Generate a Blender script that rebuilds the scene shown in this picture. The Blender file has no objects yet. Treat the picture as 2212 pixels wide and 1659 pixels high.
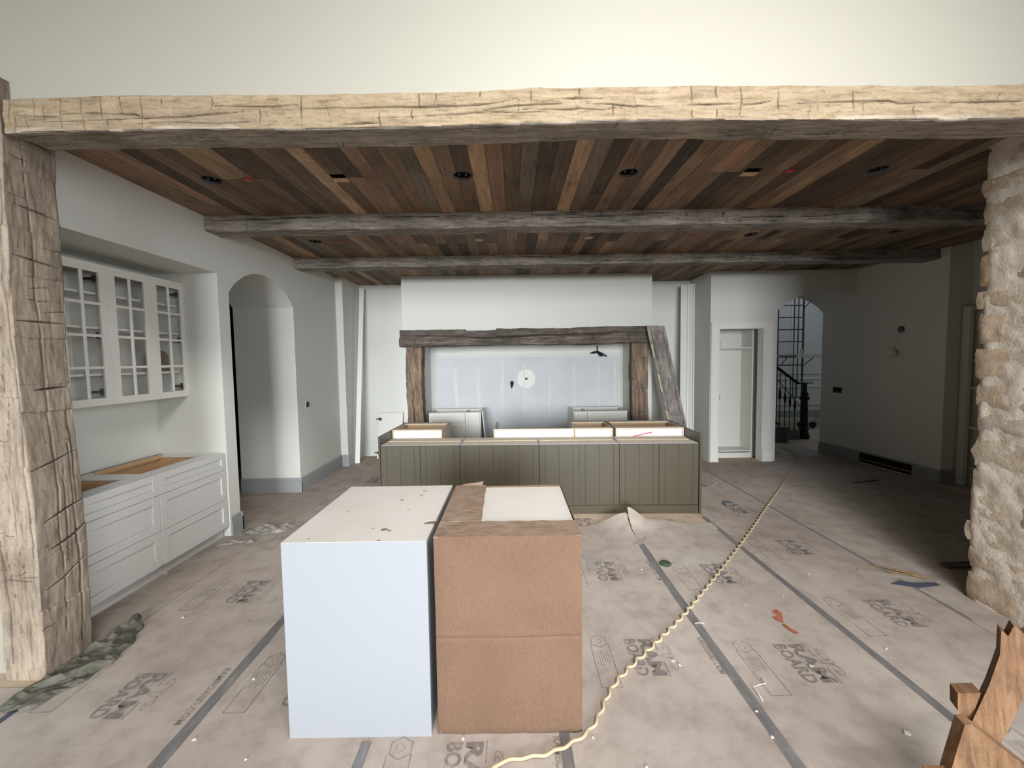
import bpy, bmesh, math, random
import numpy as np
from mathutils import Matrix, Vector

random.seed(7)
RNG = np.random.default_rng(7)
SC = bpy.context.scene
COL = SC.collection

# ------------------------------------------------------------------ camera
F, H = 890.0, 1.75
PITCH, ROLL = math.atan(52 / F), math.radians(0.83)
right = Vector((1, 0, 0)); fwd = Vector((0, math.cos(PITCH), -math.sin(PITCH))); up = Vector((0, math.sin(PITCH), math.cos(PITCH)))
r2 = right * math.cos(ROLL) - up * math.sin(ROLL)
u2 = right * math.sin(ROLL) + up * math.cos(ROLL)
cam_data = bpy.data.cameras.new('camera'); cam = bpy.data.objects.new('camera', cam_data); COL.objects.link(cam)
M = Matrix((r2, u2, -fwd)).transposed().to_4x4(); M.translation = Vector((0, 0, H)); cam.matrix_world = M
cam_data.sensor_fit = 'HORIZONTAL'; cam_data.sensor_width = 36.0; cam_data.lens = 36.0 * F / 2212; cam_data.clip_start = 0.02
SC.camera = cam

# ------------------------------------------------------------------ world, lights, exposure
WORLD = bpy.data.worlds.new('world'); SC.world = WORLD; WORLD.use_nodes = True
WORLD.node_tree.nodes['Background'].inputs[0].default_value = (0.62, 0.72, 0.85, 1)
WORLD.node_tree.nodes['Background'].inputs[1].default_value = 0.6
SC.view_settings.view_transform = 'Standard'; SC.view_settings.look = 'None'
SC.view_settings.exposure = 0.0; SC.view_settings.gamma = 1.0; SC.view_settings.use_curve_mapping = False
SC.cycles.use_denoising = True
SC.cycles.max_bounces = 8; SC.cycles.diffuse_bounces = 5; SC.cycles.transparent_max_bounces = 12
SC.cycles.caustics_reflective = False; SC.cycles.caustics_refractive = False


def area(name, loc, target, sx, sy, power, col):
    d = bpy.data.lights.new(name, 'AREA'); d.shape = 'RECTANGLE'; d.size = sx; d.size_y = sy; d.energy = power; d.color = col
    o = bpy.data.objects.new(name, d); COL.objects.link(o); o.location = loc
    o.rotation_euler = (Vector(target) - Vector(loc)).to_track_quat('-Z', 'Y').to_euler(); return o


# daylight entering through the tall windows of the great room behind the camera
area('window_daylight', (-0.8, -19, 3.9), (0.0, 4, 1.6), 9.5, 6.5, 10200, (0.93, 0.97, 1.0))
# daylight through the windows along the right side of the great room
area('side_window_daylight', (9.5, -4.2, 3.4), (-2.5, 3.0, 1.2), 9.0, 5.0, 950, (0.95, 0.98, 1.0))
# added fill lamp under the great room ceiling, brightens the kitchen floor
floor_fill = area('added_floor_fill', (1.2, -1.3, 5.45), (0.3, 4.6, 0), 3.2, 1.2, 175, (1.0, 0.985, 0.96)); floor_fill.data.spread = math.radians(75)
# daylight entering the tall stair hall from its upper windows
area('stair_hall_daylight', (7.6, 9.6, 5.3), (7.6, 9.8, 0), 2.2, 2.2, 34, (0.74, 0.85, 1.0))


# ------------------------------------------------------------------ helpers
def lin(c):
    return tuple(((v / 255) / 12.92 if v / 255 <= 0.04045 else ((v / 255 + 0.055) / 1.055) ** 2.4) for v in c) + (1.0,)


class NT:
    def __init__(s, name):
        s.m = bpy.data.materials.new(name); s.m.use_nodes = True; s.t = s.m.node_tree
        s.b = s.t.nodes['Principled BSDF']; s.out = s.t.nodes['Material Output']
    def n(s, typ, **kw):
        x = s.t.nodes.new(typ)
        for k, v in kw.items():
            if k.startswith('_'): setattr(x, k[1:], v)
            else: x.inputs[k.replace('__', ' ')].default_value = v
        return x
    def l(s, a, b): s.t.links.new(a, b)
    def coord(s, scale=(1, 1, 1), kind='Object', rnd=False):
        if kind == 'World': src = s.n('ShaderNodeNewGeometry').outputs['Position']
        else: src = s.n('ShaderNodeTexCoord').outputs[kind]
        if rnd:
            oi = s.n('ShaderNodeObjectInfo'); mu = s.n('ShaderNodeMath', _operation='MULTIPLY'); mu.inputs[1].default_value = 37.0
            s.l(oi.outputs['Random'], mu.inputs[0]); ad = s.n('ShaderNodeVectorMath', _operation='ADD')
            s.l(src, ad.inputs[0]); s.l(mu.outputs[0], ad.inputs[1]); src = ad.outputs[0]
        mp = s.n('ShaderNodeMapping'); mp.inputs['Scale'].default_value = scale; s.l(src, mp.inputs['Vector']); return mp.outputs[0]
    def noise(s, vec, scale, detail=4, rough=0.55, dist=0.0):
        x = s.n('ShaderNodeTexNoise', Scale=scale, Detail=detail, Roughness=rough, Distortion=dist); s.l(vec, x.inputs['Vector']); return x.outputs['Fac']
    def ramp(s, fac, stops):
        x = s.n('ShaderNodeValToRGB'); e = x.color_ramp.elements
        while len(e) < len(stops): e.new(0.5)
        for k, (p, c) in enumerate(stops): e[k].position = p; e[k].color = c
        s.l(fac, x.inputs[0]); return x.outputs[0]
    def mix(s, fac, a, b, mode='MIX'):
        x = s.n('ShaderNodeMix', _data_type='RGBA', _blend_type=mode)
        for v, i in ((fac, 0), (a, 6), (b, 7)):
            if hasattr(v, 'is_linked') or hasattr(v, 'links'): s.l(v, x.inputs[i])
            else: x.inputs[i].default_value = v
        return x.outputs[2]
    def bump(s, fac, strength, dist=0.01, prev=None):
        x = s.n('ShaderNodeBump', Strength=strength, Distance=dist); s.l(fac, x.inputs['Height'])
        if prev is not None: s.l(prev, x.inputs['Normal'])
        s.l(x.outputs[0], s.b.inputs['Normal']); return x.outputs[0]
    def done(s, col=None, rough=0.6, metal=0.0, spec=0.5):
        if col is not None:
            if hasattr(col, 'links'): s.l(col, s.b.inputs['Base Color'])
            else: s.b.inputs['Base Color'].default_value = col
        s.b.inputs['Roughness'].default_value = rough; s.b.inputs['Metallic'].default_value = metal
        s.b.inputs['Specular IOR Level'].default_value = spec
        return s.m


def paint(name, c, rough=0.55, var=0.03, scale=2.0, bump=0.04, spec=0.3):
    t = NT(name); v = t.coord(); f = t.noise(v, scale, 4)
    a = lin(c); d = tuple(x * (1 - var * 2) for x in a[:3]) + (1,)
    t.bump(t.noise(v, 140, 2), bump, 0.003)
    return t.done(t.ramp(f, [(0.3, d), (0.7, a)]), rough, 0, spec)


def board_mat(name, cols, sc, rough=0.7, crack=True, bump=0.35, fine=90, blotch=2.2, rnd=False, kind='Object', tint=False, fresh=None):
    """Wood: sc stretches the grain; cols dark to light."""
    t = NT(name); v = t.coord(sc, kind, rnd)
    g = t.noise(v, fine, 6, 0.65, 0.6); b = t.noise(t.coord((1, 1, 1), kind, rnd), blotch, 3)
    gc = t.ramp(g, [(0.25 + 0.5 * i / (len(cols) - 1), lin(c)) for i, c in enumerate(cols)])
    bb = t.ramp(b, [(0.3, (0.62, 0.60, 0.58, 1)), (0.5, (0.92, 0.92, 0.92, 1)), (0.72, (1.15, 1.12, 1.08, 1))])
    c = t.mix(1.0, gc, bb, 'MULTIPLY')
    kn = t.noise(t.coord((3, 3, 3), kind, rnd), 2.6, 2); kc = t.ramp(kn, [(0.70, (1, 1, 1, 1)), (0.78, (0.35, 0.30, 0.26, 1))])
    c = t.mix(0.8, c, kc, 'MULTIPLY')
    g2 = t.noise(t.coord(tuple(q * 1.0 for q in sc), kind, rnd), fine * 2.6, 4, 0.6, 0.3); sp = t.noise(t.coord((1, 1, 1), kind, rnd), 75, 4, 0.7)
    LN = t.ramp(g2, [(0.36, (0.45, 0.42, 0.40, 1)), (0.46, (1, 1, 1, 1)), (0.7, (1.06, 1.06, 1.06, 1))]); SPK = t.ramp(sp, [(0.32, (0.70, 0.68, 0.66, 1)), (0.5, (1, 1, 1, 1)), (0.7, (1.1, 1.09, 1.08, 1))])
    if fresh:
        fa = t.n('ShaderNodeAttribute', _attribute_name='fresh'); fc = t.ramp(g, [(0.25 + 0.5 * i / (len(fresh) - 1), lin(q)) for i, q in enumerate(fresh)]); fb = t.noise(t.coord((0.5, 2, 2), kind), 5, 5, 0.65); fc = t.mix(t.ramp(fb, [(0.5, (0, 0, 0, 1)), (0.7, (.75, .75, .75, 1))]), fc, lin((118, 106, 90)))
        c = t.mix(fa.outputs['Fac'], c, fc)
    c = t.mix(0.5, c, LN, 'MULTIPLY'); c = t.mix(0.6, c, SPK, 'MULTIPLY')
    if tint:
        oi = t.n('ShaderNodeObjectInfo'); c = t.mix(1.0, c, oi.outputs['Color'], 'MULTIPLY')
    if crack:
        at = t.n('ShaderNodeAttribute', _attribute_name='crack'); c = t.mix(at.outputs['Fac'], c, lin((34, 26, 21)))
    p = t.bump(g, bump, 0.004)
    return t.done(c, rough, 0, 0.25)


MATS = {}
def mk():
    M_ = MATS
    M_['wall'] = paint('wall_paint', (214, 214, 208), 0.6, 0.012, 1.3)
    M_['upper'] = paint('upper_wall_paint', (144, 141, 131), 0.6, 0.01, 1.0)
    M_['roomdim'] = paint('great_room_grey_paint', (165, 160, 150), 0.6, 0.01, 1.0)
    M_['trimgrey'] = paint('grey_baseboard_paint', (150, 153, 153), 0.4, 0.02)
    M_['trimwhite'] = paint('white_trim_paint', (224, 223, 218), 0.4, 0.02)
    M_['cabwhite'] = paint('cabinet_white_lacquer', (214, 212, 205), 0.35, 0.01, 2, 0.01, 0.5)
    M_['cabgrey'] = paint('cabinet_pale_grey_lacquer', (213, 212, 209), 0.35, 0.01, 2, 0.01, 0.5)
    M_['melamine'] = paint('white_melamine', (197, 198, 200), 0.35, 0.008, 2, 0.01, 0.5)
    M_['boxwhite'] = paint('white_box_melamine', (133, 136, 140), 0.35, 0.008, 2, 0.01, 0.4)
    M_['green'] = paint('olive_green_lacquer', (69, 64, 50), 0.42, 0.02, 3, 0.02, 0.4)
    M_['black'] = paint('black_iron', (22, 22, 23), 0.45, 0.05)
    M_['hinge'] = paint('dark_bronze_hinge', (40, 36, 34), 0.4, 0.05)
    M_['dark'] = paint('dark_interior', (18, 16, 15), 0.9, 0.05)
    M_['steel'] = NT('galvanised_steel').done(lin((150, 152, 155)), 0.4, 0.9)
    M_['scaffold'] = paint('grey_scaffold_paint', (88, 92, 98), 0.5, 0.1, 8)
    M_['red'] = paint('red_plastic', (200, 45, 45), 0.4, 0.05)
    M_['orange'] = paint('orange_red_tape', (167, 98, 76), 0.5, 0.1, 20)
    M_['blue'] = paint('blue_masking_tape', (76, 83, 98), 0.6, 0.1, 20)
    M_['copper'] = paint('pale_plastic', (226, 224, 216), 0.4, 0.03)
    # dusty melamine tops
    t = NT('dusty_melamine_top'); v = t.coord(); f = t.noise(v, 3, 5); g = t.noise(v, 28, 5, 0.7)
    c = t.ramp(f, [(0.3, lin((185, 179, 172))), (0.7, lin((193, 188, 183)))]); c = t.mix(t.ramp(g, [(0.62, (0, 0, 0, 1)), (0.85, (0.5, 0.5, 0.5, 1))]), c, lin((161, 149, 139)))
    M_['dusty'] = t.done(c, 0.5)
    # particle board
    t = NT('particle_board'); v = t.coord(); f = t.noise(v, 160, 5, 0.75)
    M_['particle'] = t.done(t.ramp(f, [(0.3, lin((152, 134, 114))), (0.5, lin((186, 172, 152))), (0.7, lin((205, 194, 177)))]), 0.85)
    t = NT('maple_plywood'); v = t.coord((3, 30, 30)); f = t.noise(v, 6, 5, 0.6)
    M_['maple'] = t.done(t.ramp(f, [(0.3, lin((176, 142, 104))), (0.7, lin((205, 172, 132)))]), 0.5)
    # cardboard
    t = NT('brown_cardboard'); v = t.coord(); f = t.noise(t.coord((1, 1, 0.25)), 220, 4, 0.6); b = t.noise(v, 3, 4); s_ = t.noise(v, 7, 6, 0.7)
    c = t.ramp(f, [(0.3, lin((96, 75, 61))), (0.7, lin((108, 87, 72)))])
    c = t.mix(1.0, c, t.ramp(b, [(0.3, (0.88, 0.86, 0.85, 1)), (0.7, (1.04, 1.03, 1.02, 1))]), 'MULTIPLY')
    c = t.mix(t.ramp(s_, [(0.70, (0, 0, 0, 1)), (0.8, (0.25, 0.25, 0.25, 1))]), c, lin((150, 128, 108)))
    t.bump(f, 0.12, 0.002); M_['card'] = t.done(c, 0.85, 0, 0.15)
    t = NT('worn_dusty_cardboard'); v = t.coord(); f = t.noise(t.coord((1, 3, 1)), 14, 7, 0.72); b = t.noise(v, 5, 5, 0.6)
    c = t.ramp(f, [(0.25, lin((89, 73, 61))), (0.45, lin((120, 102, 88))), (0.62, lin((138, 122, 107))), (0.8, lin((168, 158, 147)))])
    c = t.mix(t.ramp(b, [(0.35, (0, 0, 0, 1)), (0.7, (0.55, 0.55, 0.55, 1))]), c, lin((112, 89, 73)))
    M_['cardworn'] = t.done(c, 0.9, 0, 0.1)
    # floor board paper
    t = NT('floor_protection_paper'); v = t.coord((1, 1, 1), 'World'); a = t.noise(v, 0.9, 5, 0.6); b = t.noise(v, 6, 6, 0.65); d = t.noise(t.coord((1, 0.25, 1), 'World'), 30, 5, 0.7)
    c = t.ramp(a, [(0.3, lin((146, 134, 126))), (0.5, lin((159, 148, 139))), (0.7, lin((168, 160, 152)))])
    c = t.mix(1.0, c, t.ramp(b, [(0.3, (0.76, 0.75, 0.74, 1)), (0.52, (1, 1, 1, 1)), (0.75, (1.10, 1.11, 1.12, 1))]), 'MULTIPLY')
    st = t.noise(t.coord((1.6, 0.5, 1), 'World'), 9, 7, 0.75, 1.2); c = t.mix(t.ramp(st, [(0.60, (0, 0, 0, 1)), (0.75, (0.5, 0.5, 0.5, 1))]), c, lin((186, 176, 166))); dk_ = t.noise(t.coord((1, 0.35, 1), 'World'), 14, 6, 0.7); c = t.mix(t.ramp(dk_, [(0.64, (0, 0, 0, 1)), (0.76, (0.35, 0.35, 0.35, 1))]), c, lin((104, 92, 84)))
    c = t.mix(t.ramp(d, [(0.66, (0, 0, 0, 1)), (0.8, (0.45, 0.45, 0.45, 1))]), c, lin((188, 182, 175)))
    p = t.bump(b, 0.12, 0.01); t.bump(d, 0.1, 0.003, p)
    M_['paper'] = t.done(c, 0.75, 0, 0.2)
    t = NT('bare_subfloor'); v = t.coord((1, 1, 1), 'World'); a = t.noise(v, 5, 6, 0.6)
    M_['subfloor'] = t.done(t.ramp(a, [(0.3, lin((160, 142, 122))), (0.7, lin((186, 170, 150)))]), 0.8)
    # print ink: worn
    t = NT('faded_grey_ink'); v = t.coord((1, 1, 1), 'World'); a = t.noise(v, 26, 6, 0.7)
    tr = t.n('ShaderNodeBsdfTransparent'); mx = t.n('ShaderNodeMixShader'); fac = t.ramp(a, [(0.36, (0.12, 0.12, 0.12, 1)), (0.60, (0.8, 0.8, 0.8, 1))])
    t.done(lin((112, 106, 104)), 0.8); t.l(fac, mx.inputs[0]); t.l(tr.outputs[0], mx.inputs[1]); t.l(t.b.outputs[0], mx.inputs[2]); t.l(mx.outputs[0], t.out.inputs[0])
    M_['ink'] = t.m
    t = NT('grey_seam_tape_film'); v = t.coord((1, 0.3, 1), 'World'); a = t.noise(v, 22, 6, 0.7); b = t.noise(t.coord((30, 0.4, 1), 'World'), 3, 3)
    c = t.ramp(a, [(0.3, lin((92, 90, 90))), (0.6, lin((112, 109, 107))), (0.8, lin((145, 139, 134)))]); c = t.mix(1.0, c, t.ramp(b, [(0.3, (0.85, 0.85, 0.87, 1)), (0.7, (1.1, 1.1, 1.1, 1))]), 'MULTIPLY')
    M_['tape'] = t.done(c, 0.45)
    # wood
    M_['header'] = board_mat('hewn_oak_tan', [(98, 89, 81), (143, 134, 123), (166, 157, 146), (185, 176, 164)], (0.16, 1, 1), 0.8, fine=30, bump=0.5, fresh=[(100, 82, 61), (127, 111, 89), (140, 125, 103), (150, 137, 116)])
    M_['post'] = board_mat('hewn_oak_grey_tan', [(93, 80, 65), (130, 117, 104), (147, 135, 119), (160, 147, 130)], (1, 1, 0.14), 0.8, fine=26, bump=0.5)
    M_['beam'] = board_mat('hewn_oak_grey', [(82, 77, 72), (130, 123, 116), (158, 150, 142), (180, 172, 163)], (0.14, 1, 1), 0.85, fine=26, bump=0.5)
    M_['mantel'] = board_mat('hewn_oak_charcoal', [(52, 46, 42), (88, 80, 74), (112, 103, 95), (160, 150, 140)], (0.12, 1, 1), 0.85, fine=22, bump=0.6)
    M_['firepost'] = board_mat('hewn_oak_brown', [(66, 52, 42), (114, 97, 82), (143, 126, 107), (168, 151, 130)], (1, 1, 0.12), 0.85, fine=22, bump=0.6)
    M_['plank'] = board_mat('reclaimed_ceiling_board', [(160, 154, 148), (214, 210, 206), (236, 233, 229), (252, 250, 247)], (1, 0.07, 1), 0.7, False, 0.25, 34, 1.6, True, 'World', True)
    M_['shutter'] = board_mat('weathered_grey_paint', [(58, 50, 44), (138, 130, 124), (160, 153, 147), (206, 198, 188)], (1, 1, 0.12), 0.85, False, 0.5, 30)
    M_['lumber'] = board_mat('stained_framing_lumber', [(82, 58, 40), (112, 82, 58), (128, 98, 72), (146, 114, 86)], (1, 0.3, 0.15), 0.75, False, 0.2, 22)
    M_['stick'] = board_mat('scrap_lath', [(94, 70, 46), (135, 109, 78), (159, 135, 102)], (0.2, 1, 1), 0.8, False, 0.2, 30)
    # stone
    def stone(name, c0, c1, c2):
        t = NT(name); v = t.coord((1, 1, 1), 'World'); a = t.noise(v, 9, 6, 0.65); b = t.noise(v, 60, 5, 0.7); oi = t.n('ShaderNodeObjectInfo')
        c = t.ramp(a, [(0.3, lin(c0)), (0.5, lin(c1)), (0.72, lin(c2))]); c = t.mix(1.0, c, t.ramp(b, [(0.3, (0.86, 0.85, 0.84, 1)), (0.6, (1.03, 1.03, 1.03, 1))]), 'MULTIPLY')
        c = t.mix(1.0, c, oi.outputs['Color'], 'MULTIPLY')
        p = t.bump(b, 0.5, 0.006); t.bump(a, 0.4, 0.02, p); return t.done(c, 0.95, 0, 0.1)
    M_['stone'] = stone('limestone', (176, 161, 144), (199, 186, 170), (212, 200, 186))
    M_['mortar'] = stone('pale_mortar', (193, 180, 165), (208, 198, 183), (219, 209, 198))
    # drywall & others
    t = NT('raw_drywall_paper'); v = t.coord(); a = t.noise(v, 1.6, 4); M_['drywall'] = t.done(t.ramp(a, [(0.3, lin((190, 192, 195))), (0.7, lin((202, 204, 206)))]), 0.8)
    M_['mud'] = paint('joint_compound', (208, 209, 206), 0.8, 0.02, 6)
    M_['cord'] = paint('cream_cable_jacket', (170, 155, 128), 0.5, 0.06, 9)
    t = NT('dusty_green_plastic'); v = t.coord(); a = t.noise(v, 9, 6, 0.7)
    M_['plastic'] = t.done(t.ramp(a, [(0.35, lin((78, 78, 68))), (0.6, lin((96, 94, 84))), (0.78, lin((126, 119, 108)))]), 0.65, 0, 0.2)
    t = NT('window_glass'); tr = t.n('ShaderNodeBsdfTransparent'); gl = t.n('ShaderNodeBsdfGlossy', Roughness=0.02); lw = t.n('ShaderNodeLayerWeight', Blend=0.5); pw_ = t.n('ShaderNodeMath', _operation='POWER'); t.l(lw.outputs['Facing'], pw_.inputs[0]); pw_.inputs[1].default_value = 5.0; fr = t.n('ShaderNodeMath', _operation='MULTIPLY_ADD'); t.l(pw_.outputs[0], fr.inputs[0]); fr.inputs[1].default_value = 0.5; fr.inputs[2].default_value = 0.025; mx = t.n('ShaderNodeMixShader')
    t.l(fr.outputs[0], mx.inputs[0]); t.l(tr.outputs[0], mx.inputs[1]); t.l(gl.outputs[0], mx.inputs[2]); t.l(mx.outputs[0], t.out.inputs[0]); M_['glass'] = t.m
    M_['wire'] = paint('black_cable', (30, 30, 30), 0.5)
    M_['chip'] = paint('plaster_dust', (207, 201, 192), 0.9, 0.05, 20)
    M_['rust'] = paint('rubble_bucket_grey', (96, 98, 98), 0.6, 0.1, 8)
    M_['stairwood'] = paint('dusty_stone_step', (120, 116, 110), 0.8, 0.06, 6)
mk()

ORG = {}


class MB:
    def __init__(s): s.v = []; s.f = []
    def add(s, vs, fs):
        o = len(s.v); s.v.extend([tuple(p) for p in vs]); s.f.extend([tuple(i + o for i in q) for q in fs]); return s
    def box(s, x0, x1, y0, y1, z0, z1, b=0.0, f=None):
        if b <= 0:
            vs = [(x, y, z) for x in (x0, x1) for y in (y0, y1) for z in (z0, z1)]
            fs = [(0, 1, 3, 2), (4, 6, 7, 5), (0, 4, 5, 1), (2, 3, 7, 6), (0, 2, 6, 4), (1, 5, 7, 3)]
        else:
            vs = []; idx = {}
            for i, (x, sx) in enumerate(((x0, 1), (x1, -1))):
                for j, (y, sy) in enumerate(((y0, 1), (y1, -1))):
                    for k, (z, sz) in enumerate(((z0, 1), (z1, -1))):
                        for a in range(3):
                            idx[i, j, k, a] = len(vs)
                            vs.append((x + (0 if a == 0 else b * sx), y + (0 if a == 1 else b * sy), z + (0 if a == 2 else b * sz)))
            fs = []
            for i in (0, 1): fs.append((idx[i, 0, 0, 0], idx[i, 1, 0, 0], idx[i, 1, 1, 0], idx[i, 0, 1, 0]))
            for j in (0, 1): fs.append((idx[0, j, 0, 1], idx[1, j, 0, 1], idx[1, j, 1, 1], idx[0, j, 1, 1]))
            for k in (0, 1): fs.append((idx[0, 0, k, 2], idx[1, 0, k, 2], idx[1, 1, k, 2], idx[0, 1, k, 2]))
            for i in (0, 1):
                for j in (0, 1):
                    fs.append((idx[i, j, 0, 0], idx[i, j, 1, 0], idx[i, j, 1, 1], idx[i, j, 0, 1]))
                    fs.append((idx[i, 0, j, 0], idx[i, 1, j, 0], idx[i, 1, j, 2], idx[i, 0, j, 2]))
                    fs.append((idx[0, i, j, 1], idx[1, i, j, 1], idx[1, i, j, 2], idx[0, i, j, 2]))
                    for k in (0, 1): fs.append((idx[i, j, k, 0], idx[i, j, k, 1], idx[i, j, k, 2]))
        if f: vs = [f(*p) for p in vs]
        return s.add(vs, fs)
    def hexa(s, p): return s.add(p, [(0, 1, 3, 2), (4, 6, 7, 5), (0, 4, 5, 1), (2, 3, 7, 6), (0, 2, 6, 4), (1, 5, 7, 3)])
    def tube(s, path, r, n=8, cap=True):
        P = [Vector(p) for p in path]; rings = []; prev = None
        for i, p in enumerate(P):
            d = (P[min(i + 1, len(P) - 1)] - P[max(i - 1, 0)]).normalized()
            a = (prev - d * prev.dot(d)) if prev is not None else d.orthogonal()
            a = a.normalized(); prev = a; b = d.cross(a); rr = r[i] if hasattr(r, '__len__') else r
            rings.append([p + a * (rr * math.cos(2 * math.pi * k / n)) + b * (rr * math.sin(2 * math.pi * k / n)) for k in range(n)])
        vs = [q for R in rings for q in R]; fs = []
        for i in range(len(P) - 1):
            for k in range(n): fs.append((i * n + k, i * n + (k + 1) % n, (i + 1) * n + (k + 1) % n, (i + 1) * n + k))
        if cap: fs.append(tuple(range(n))); fs.append(tuple((len(P) - 1) * n + k for k in range(n)))
        return s.add(vs, fs)
    def lathe(s, prof, c, n=20, axis='z', cap=True):
        vs = []; fs = []
        for r, h in prof:
            for k in range(n):
                a = 2 * math.pi * k / n; x, y = r * math.cos(a), r * math.sin(a)
                vs.append((c[0] + x, c[1] + y, c[2] + h) if axis == 'z' else (c[0] + x, c[1] + h, c[2] + y) if axis == 'y' else (c[0] + h, c[1] + x, c[2] + y))
        for i in range(len(prof) - 1):
            for k in range(n): fs.append((i * n + k, i * n + (k + 1) % n, (i + 1) * n + (k + 1) % n, (i + 1) * n + k))
        if cap: fs.append(tuple(range(n))); fs.append(tuple((len(prof) - 1) * n + k for k in range(n)))
        return s.add(vs, fs)
    def prism(s, pts, z0, z1, f=None):
        n = len(pts); vs = [(p[0], p[1], z0) for p in pts] + [(p[0], p[1], z1) for p in pts]
        if f: vs = [f(*v) for v in vs]
        return s.add(vs, [tuple(range(n)), tuple(range(n, 2 * n))] + [(k, (k + 1) % n, n + (k + 1) % n, n + k) for k in range(n)])
    def build(s, name, mat, parent=None, smooth=False, fixn=True, attr=None, fresh=None):
        me = bpy.data.meshes.new(name); o0 = ORG.get(parent.name, (0, 0, 0)) if parent else (0, 0, 0)
        V = np.array(s.v, float) - np.array(o0)
        me.from_pydata(V.tolist(), [], s.f)
        if fixn:
            bm = bmesh.new(); bm.from_mesh(me); bmesh.ops.recalc_face_normals(bm, faces=bm.faces); bm.to_mesh(me); bm.free()
        if smooth: me.polygons.foreach_set('use_smooth', [True] * len(me.polygons))
        if attr is not None:
            a = me.attributes.new('crack', 'FLOAT', 'POINT'); a.data.foreach_set('value', np.asarray(attr, np.float32))
        m = MATS[mat] if isinstance(mat, str) else mat; me.materials.append(m)
        ob = bpy.data.objects.new(name, me); COL.objects.link(ob)
        if fresh is not None:
            a = me.attributes.new('fresh', 'FLOAT', 'POINT'); a.data.foreach_set('value', np.asarray(fresh, np.float32))
        if parent: ob.parent = parent; ORG[ob.name] = o0
        return ob


def tag(o, label=None, cat=None, group=None, kind=None):
    if label: o['label'] = label
    if cat: o['category'] = cat
    if group: o['group'] = group
    if kind: o['kind'] = kind
    return o


def thing(name, label, cat, loc=(0, 0, 0), rot=0.0, group=None, local=False):
    o = bpy.data.objects.new(name, None); COL.objects.link(o); o.empty_display_size = 0.1
    o.location = loc; o.rotation_euler = (0, 0, rot); tag(o, label, cat, group)
    ORG[o.name] = (0, 0, 0) if local else tuple(loc); return o


def struct(ob, label=None):
    ob['kind'] = 'structure'
    if label: ob['label'] = label
    return ob


def copy_tree(o, parent=None):
    c = o.copy(); COL.objects.link(c); ORG[c.name] = ORG.get(o.name, (0, 0, 0))
    if parent: c.parent = parent
    for ch in list(o.children): copy_tree(ch, c)
    return c


# ---- value noise
def _h(ix, iy, iz, seed):
    n = (ix.astype(np.int64) * 374761393 + iy.astype(np.int64) * 668265263 + iz.astype(np.int64) * 1274126177 + seed * 974634757) & 0xFFFFFFFF
    n = ((n ^ (n >> 13)) * 1103515245) & 0xFFFFFFFF; n = (n ^ (n >> 16)) & 0xFFFFFFFF
    n = (n * 2246822519) & 0xFFFFFFFF; n = n ^ (n >> 15)
    return (n & 0xFFFFFF) / float(0xFFFFFF) * 2 - 1


def vnoise(x, y, z, seed=0):
    x, y, z = [np.asarray(q, float) for q in np.broadcast_arrays(x, y, z)]
    ix, iy, iz = np.floor(x), np.floor(y), np.floor(z); fx, fy, fz = x - ix, y - iy, z - iz
    fx, fy, fz = [q * q * (3 - 2 * q) for q in (fx, fy, fz)]; r = 0
    for a in (0, 1):
        for b in (0, 1):
            for c in (0, 1):
                r = r + _h(ix + a, iy + b, iz + c, seed) * (fx if a else 1 - fx) * (fy if b else 1 - fy) * (fz if c else 1 - fz)
    return r


def fbm(x, y, z, seed=0, o=3):
    r = 0; a = 1.0
    for k in range(o): r = r + a * vnoise(x * 2 ** k, y * 2 ** k, z * 2 ** k, seed + k); a *= 0.5
    return r


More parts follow.
